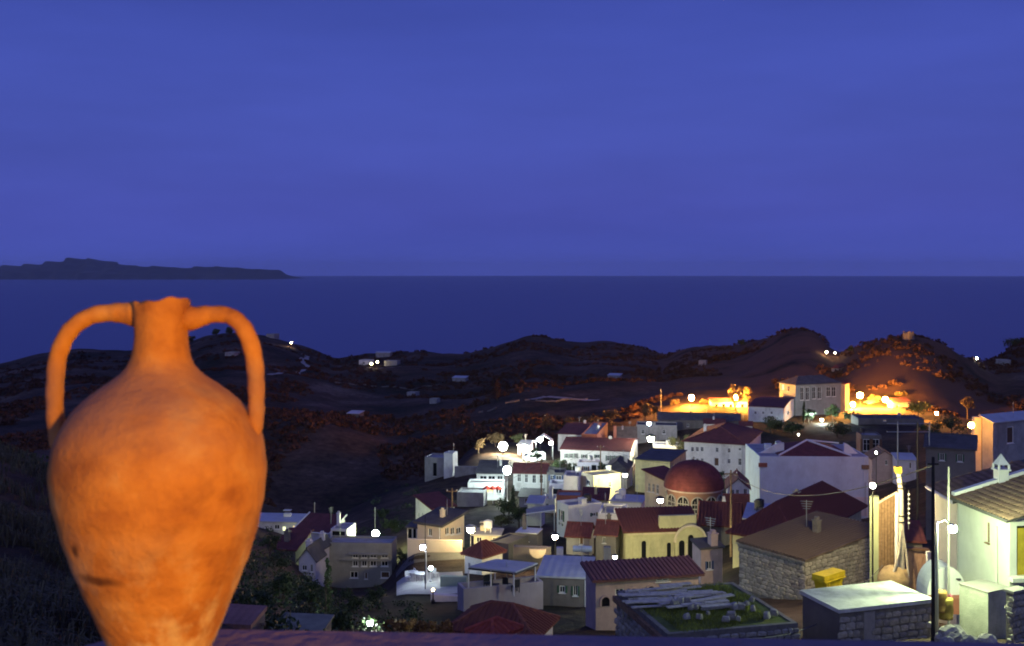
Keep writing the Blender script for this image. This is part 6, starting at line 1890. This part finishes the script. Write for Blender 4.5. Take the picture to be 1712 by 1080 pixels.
# ================================================================== trees
orgleaf = leafm3
TREES = [
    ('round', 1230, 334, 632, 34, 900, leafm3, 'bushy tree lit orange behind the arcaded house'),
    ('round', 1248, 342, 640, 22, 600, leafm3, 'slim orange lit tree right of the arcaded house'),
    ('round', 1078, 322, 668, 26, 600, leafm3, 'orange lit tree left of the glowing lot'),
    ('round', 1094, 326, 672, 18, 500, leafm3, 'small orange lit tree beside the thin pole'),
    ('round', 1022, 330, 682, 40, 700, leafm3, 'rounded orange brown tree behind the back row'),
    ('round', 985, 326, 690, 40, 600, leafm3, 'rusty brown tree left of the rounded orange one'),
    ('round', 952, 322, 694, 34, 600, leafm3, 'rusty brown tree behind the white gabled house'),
    ('round', 915, 318, 690, 30, 500, leafm3, 'leftmost rusty tree in the back row'),
    ('round', 1135, 262, 716, 40, 900, leafm2, 'yellow lit tree right of the big warm lamp'),
    ('round', 1290, 285, 694, 46, 1200, leafm, 'large dark tree below the white hall'),
    ('round', 1325, 280, 700, 42, 1100, leafm, 'dark tree right below the white hall'),
    ('round', 1352, 300, 680, 22, 600, leafm, 'leafy tree before the mansion windows'),
    ('cypress', 1344, 302, 672, 8, 300, leafm, 'thin dark cypress left of the mansion lamps'),
    ('round', 1392, 305, 674, 30, 700, leafm, 'dark tree before the right half of the mansion'),
    ('round', 1425, 300, 686, 30, 600, leafm, 'dark shrubby tree right of the mansion lamps'),
    ('round', 1400, 270, 704, 46, 1000, leafm, 'wide dark tree below the mansion garden'),
    ('round', 1535, 315, 668, 44, 1000, leafm, 'dark tree right of the orange lit house'),
    ('round', 1590, 250, 690, 60, 1300, leafm, 'broad dark tree left of the amber wall'),
    ('round', 1556, 235, 700, 40, 900, leafm, 'dark tree behind the steel frame'),
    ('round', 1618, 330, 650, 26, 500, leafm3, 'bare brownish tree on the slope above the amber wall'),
    ('round', 850, 158, 826, 44, 1500, leafm, 'dark green tree below the terrace restaurant'),
    ('round', 868, 150, 842, 36, 1100, leafm, 'dark tree left of the patio canopy'),
    ('round', 838, 148, 858, 40, 900, leafm2, 'olive green tree above the yellow kiosk'),
    ('cypress', 858, 178, 812, 10, 400, leafm, 'small pointed cypress by the cool terrace lamp'),
    ('round', 800, 240, 728, 26, 600, leafm3, 'thin tree lit warm at the left of the floodlit yard'),
    ('round', 828, 256, 722, 30, 800, leafm3, 'speckled tree lit warm behind the floodlight'),
    ('round', 866, 258, 724, 26, 700, leafm2, 'dark tree between the floodlights'),
    ('round', 897, 226, 744, 20, 600, leafm, 'dark round tree beside the van'),
    ('round', 935, 232, 762, 28, 800, leafm, 'dark bushy tree before the long house at left'),
    ('round', 958, 224, 770, 26, 700, leafm, 'dark tree before the long white house'),
    ('round', 1006, 226, 768, 18, 500, leafm, 'dark small tree beside the low white wing'),
    ('round', 1206, 200, 776, 26, 700, leafm, 'dark tree before the two storey house door'),
    ('round', 655, 160, 868, 40, 1000, leafm, 'dark tree left of the peach house'),
    ('round', 640, 178, 850, 26, 700, leafm, 'tall dark tree right of the green white hill lamp'),
    ('round', 556, 158, 880, 20, 400, leafm2, 'small dark tree behind the glazed porch'),
    ('round', 1695, 560, 568, 40, 700, leafm, 'dark tree on the skyline at the far right'),
    ('round', 320, 850, 558, 14, 300, leafm, 'tiny dark tree on the left skyline beside the amphora neck'),
    ('round', 362, 860, 546, 18, 300, leafm, 'dark tree cluster on top of the left hill'),
    ('round', 384, 858, 546, 14, 300, leafm, 'dark tree just right of the hilltop cluster'),
    ('round', 1240, 600, 566, 20, 300, leafm, 'dark tree on the ridge left of the steep knoll'),
    ('round', 1422, 455, 574, 12, 250, leafm, 'dark tree on the ridge left of the ruined tower'),
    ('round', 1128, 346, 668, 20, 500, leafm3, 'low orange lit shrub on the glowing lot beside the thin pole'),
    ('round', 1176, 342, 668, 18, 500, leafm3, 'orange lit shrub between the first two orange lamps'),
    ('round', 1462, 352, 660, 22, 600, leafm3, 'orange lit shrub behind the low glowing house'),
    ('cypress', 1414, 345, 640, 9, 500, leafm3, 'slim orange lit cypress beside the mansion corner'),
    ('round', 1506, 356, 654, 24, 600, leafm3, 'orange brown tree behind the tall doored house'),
    ('round', 815, 125, 895, 20, 300, leafm2, 'small yellow lit bush in front of the kiosk'),
    ('cypress', 548, 60, 935, 20, 500, leafm, 'narrow dark green tree below the concrete building'),
    ('round', 470, 60, 945, 70, 1300, leafm, 'dark bushy tree right beside the amphora'),
    ('round', 430, 50, 985, 80, 1300, leafm, 'dark spreading bush low beside the amphora'),
    ('round', 520, 66, 968, 60, 1100, leafm, 'dark bush below the small gabled hut'),
    ('round', 590, 72, 976, 60, 1100, leafm, 'dark bush in front of the concrete building'),
    ('round', 500, 46, 1000, 70, 1100, leafm2, 'olive bush behind the tarpaulin shed'),
    ('round', 570, 50, 1005, 60, 1000, leafm, 'dark low bush at the left edge of the brown field'),
    ('round', 452, 105, 888, 40, 900, leafm, 'dark tree hiding the blue roofed house'),
    ('round', 470, 92, 912, 50, 900, leafm, 'dark scrubby tree under the dark red hut'),
    ('round', 630, 80, 968, 46, 800, leafm, 'dark shrub at the right foot of the concrete building'),
    ('round', 742, 118, 905, 34, 700, leafm2, 'yellow lit hedge bush in front of the peach house'),
    ('round', 762, 118, 903, 26, 600, leafm2, 'second yellow lit hedge bush by the globe lamp'),
    ('round', 672, 119, 908, 22, 500, leafm2, 'lit bush left of the peach garden wall'),
]
for i, (kd, px_, Y_, top, w_, n_, lm_, lb) in enumerate(TREES):
    nm = 'cypress_tree' if kd == 'cypress' else ('bush' if 'bush' in lb or 'shrub' in lb else 'tree')
    if nm == 'bush': kd = 'bush'
    tree(nm, lb, px_, Y_, top, w_, kd, n_, lm_, cat='tree' if nm != 'bush' else 'bush')
# the row of cypresses under the middle peak
for k in range(9):
    lb = ['leftmost cypress of the dark row under the middle peak', 'second cypress from the left in the dark row', 'third cypress from the left in the dark row', 'fourth cypress from the left in the dark row', 'middle cypress of the dark row',
          'fourth cypress from the right in the dark row', 'third cypress from the right in the dark row', 'second cypress from the right in the dark row', 'rightmost cypress of the dark row under the middle peak'][k]
    tree('cypress_tree', lb, 832 + k * 13 + (k * 7) % 5, 430 + (k * 37) % 40, 634 + (k * 5) % 14, 13, 'cypress', 350, scrubm, group='cypress row under the middle peak')
# dry shrubs on the brown field
for k in range(7):
    px_ = 655 + k * 15
    lb = ['leftmost dry orange shrub on the brown field', 'second dry orange shrub on the brown field', 'third dry orange shrub on the brown field', 'middle dry orange shrub on the brown field', 'fifth dry orange shrub on the brown field', 'sixth dry orange shrub on the brown field', 'rightmost dry orange shrub before the terrace house'][k]
    tree('dry_shrub', lb, px_, 52 + (k % 3) * 3, 1030 + (k % 3) * 5, 30, 'bush', 420, mat('rusty_shrub', (.22, .12, .05), var=.4, scale=2, bump=0), cat='shrub', group='dry shrubs on the brown field', leaf=.10)

# ================================================================== ground cover
def scatter_scrub():
    C = []; Sz = []
    r = np.random.default_rng(11)
    n = 0
    while n < 8000:
        u = r.uniform(-60, 1790); Y = math.exp(r.uniform(math.log(262), math.log(860)))
        x = (u - CX) / F * Y
        if vnoise(np.array([x / 26]), np.array([Y / 26]), 21)[0] < -.02: continue
        if 1090 < u < 1560 and Y < 365: continue
        yc = np.interp(u, [c[0] for c in CREST], [c[2] for c in CREST])
        if Y > yc + 15: continue
        if u > 930 and Y < 335: continue
        if 740 < u <= 930 and Y < 290: continue
        z = tz(x, Y)
        w = r.uniform(.7, 2.3) * (1 if Y > 300 else .7)
        m = 16
        p = r.normal(size=(m, 3)); p /= np.linalg.norm(p, axis=1)[:, None]
        p *= r.random((m, 1)) ** .4
        p[:, 2] = np.abs(p[:, 2]) * .75
        C.append(np.array([x, Y, z]) + p * w); Sz.append(np.full(m, w * .45) * r.uniform(.6, 1.2, m))
        n += 1
    me = leaf_mesh('hillside_scrub', np.concatenate(C), np.concatenate(Sz), scrubm)
    o = link(bpy.data.objects.new('hillside_scrub', me))
    tag(o, 'low dark reddish scrub covering the hills', 'scrub', kind='stuff')
scatter_scrub()
def scatter_near():
    r = np.random.default_rng(12)
    C = []; Sz = []
    for k in range(900):
        u = r.uniform(395, 700) if k % 3 else r.uniform(-60, 340); Y = math.exp(r.uniform(math.log(34), math.log(240)))
        x = (u - CX) / F * Y
        if u > 560 and 85 < Y < 150: continue
        if u > 600 and Y < 85 and r.random() < .6: continue
        if 380 < u < 600 and Y > 118 and r.random() < .8: continue
        z = tz(x, Y); w = r.uniform(.3, 1.0) * (1 if Y < 100 else 1.3); m = 40
        p = r.normal(size=(m, 3)); p /= np.linalg.norm(p, axis=1)[:, None]; p *= r.random((m, 1)) ** .4; p[:, 2] = np.abs(p[:, 2]) * .8
        C.append(np.array([x, Y, z]) + p * w); Sz.append(np.full(m, max(.06, w * .16)))
    me = leaf_mesh('valley_scrub', np.concatenate(C), np.concatenate(Sz), leafm)
    tag(link(bpy.data.objects.new('valley_scrub', me)), 'dark low scrub on the slope around the left houses', 'scrub', kind='stuff')
scatter_near()
def scatter_grass():
    r = np.random.default_rng(13)
    V = []; Fq = []
    n = 0
    for k in range(5200):
        u = r.uniform(-260, 330); Y = math.exp(r.uniform(math.log(5.5), math.log(40)))
        x = (u - CX) / F * Y
        if vnoise(np.array([x / .9]), np.array([Y / .9]), 31)[0] < -.12: continue
        z = tz(x, Y)
        nb = 9
        for q in range(nb):
            an = r.uniform(0, 6.28); ln = r.uniform(.12, .42); lean = r.uniform(.25, .95)
            bx, by = x + r.normal(0, .06), Y + r.normal(0, .06)
            dx, dy = math.cos(an), math.sin(an)
            w = .0045 + .00022 * Y
            px_, py_ = -dy * w, dx * w
            m1 = (bx + dx * ln * lean * .4, by + dy * ln * lean * .4, z + ln * .75)
            m2 = (bx + dx * ln * lean, by + dy * ln * lean, z + ln * (1.0 - .5 * lean))
            i = len(V)
            V += [(bx - px_, by - py_, z - .03), (bx + px_, by + py_, z - .03), (m1[0] + px_, m1[1] + py_, m1[2]), (m1[0] - px_, m1[1] - py_, m1[2]), m2]
            Fq += [(i, i + 1, i + 2, i + 3), (i + 3, i + 2, i + 4)]
    me = bpy.data.meshes.new('dry_grass'); me.from_pydata(V, [], Fq); me.materials.append(grassm)
    tag(link(bpy.data.objects.new('dry_grass', me)), 'dry tangled grass on the near slope at left', 'grass', kind='stuff')
scatter_grass()

# ================================================================== village power line: wooden poles and sagging wires
PP = [(1178, 800, 190, 'wooden power pole between the church dome and the two storey house'), (1004, 770, 206, 'wooden power pole above the grey roofed house'), (905, 792, 170, 'wooden power pole right of the dark green tree'),
      (756, 842, 132, 'wooden power pole beside the peach house'), (1222, 812, 112, 'wooden power pole left of the dark red hipped roof')]
tops = []
for px_, py_, Y_, lb in PP:
    t = P(px_, py_ - 26, Y_)
    gz = tz(t.x, t.y)
    r = empty('power_pole', (t.x, t.y, gz)); tag(r, lb, 'pole', 'village power poles')
    h_ = max(t.z - gz, 3)
    MB().tube([(0, 0, -.4), (0, 0, h_)], [.13, .09], 8).build('shaft', timber, r)
    MB().box(-.7, .7, -.05, .05, h_ - .45, h_ - .33).build('crossarm', timber, r)
    for x_ in (-.6, 0, .6):
        MB().lathe([(.02, 0), (.06, .03), (.05, .12), (.02, .16)], c=(x_, 0, h_ - .33), n=8).build('insulator', whitepaint, r)
    tops.append(Vector((t.x, t.y, gz + h_ - .2)))
def wire(a, b, sag, lb):
    pts = []
    for k in range(13):
        t_ = k / 12
        p = a.lerp(b, t_); p.z -= sag * 4 * t_ * (1 - t_)
        pts.append(p)
    tag(MB().tube(pts, .025, 5).build('power_wire', darkmetal), lb, 'wire', 'village power wires')
wire(tops[0], tops[1], 1.2, 'wire hanging between the dome side pole and the pole above the grey roof')
wire(tops[1], tops[2], 1.2, 'wire hanging between the grey roof pole and the dark tree pole')
wire(tops[2], tops[3], 1.4, 'wire hanging from the dark tree pole down to the peach house pole')
wire(tops[0], tops[4], 1.4, 'wire hanging from the dome side pole to the hipped roof pole')
wire(tops[4], P(1560, 778, 44), 1.8, 'long wire from the hipped roof pole to the tall black pole')

# ================================================================== the air
hb = MB().box(-44500, 44500, -44500, 44500, -7.0, 515.0)
hm = bpy.data.materials.new('haze_air'); hm.use_nodes = True
ht = hm.node_tree
ht.nodes.remove(ht.nodes['Principled BSDF'])
pv = ht.nodes.new('ShaderNodeVolumePrincipled')
pv.inputs['Color'].default_value = (0.92, 0.95, 1.0, 1)
pv.inputs['Density'].default_value = 1.7e-5
ht.links.new(pv.outputs[0], ht.nodes['Material Output'].inputs['Volume'])
ho = hb.build('haze', hm)
tag(ho, 'thin evening haze over the sea and the far island', 'haze', kind='stuff')
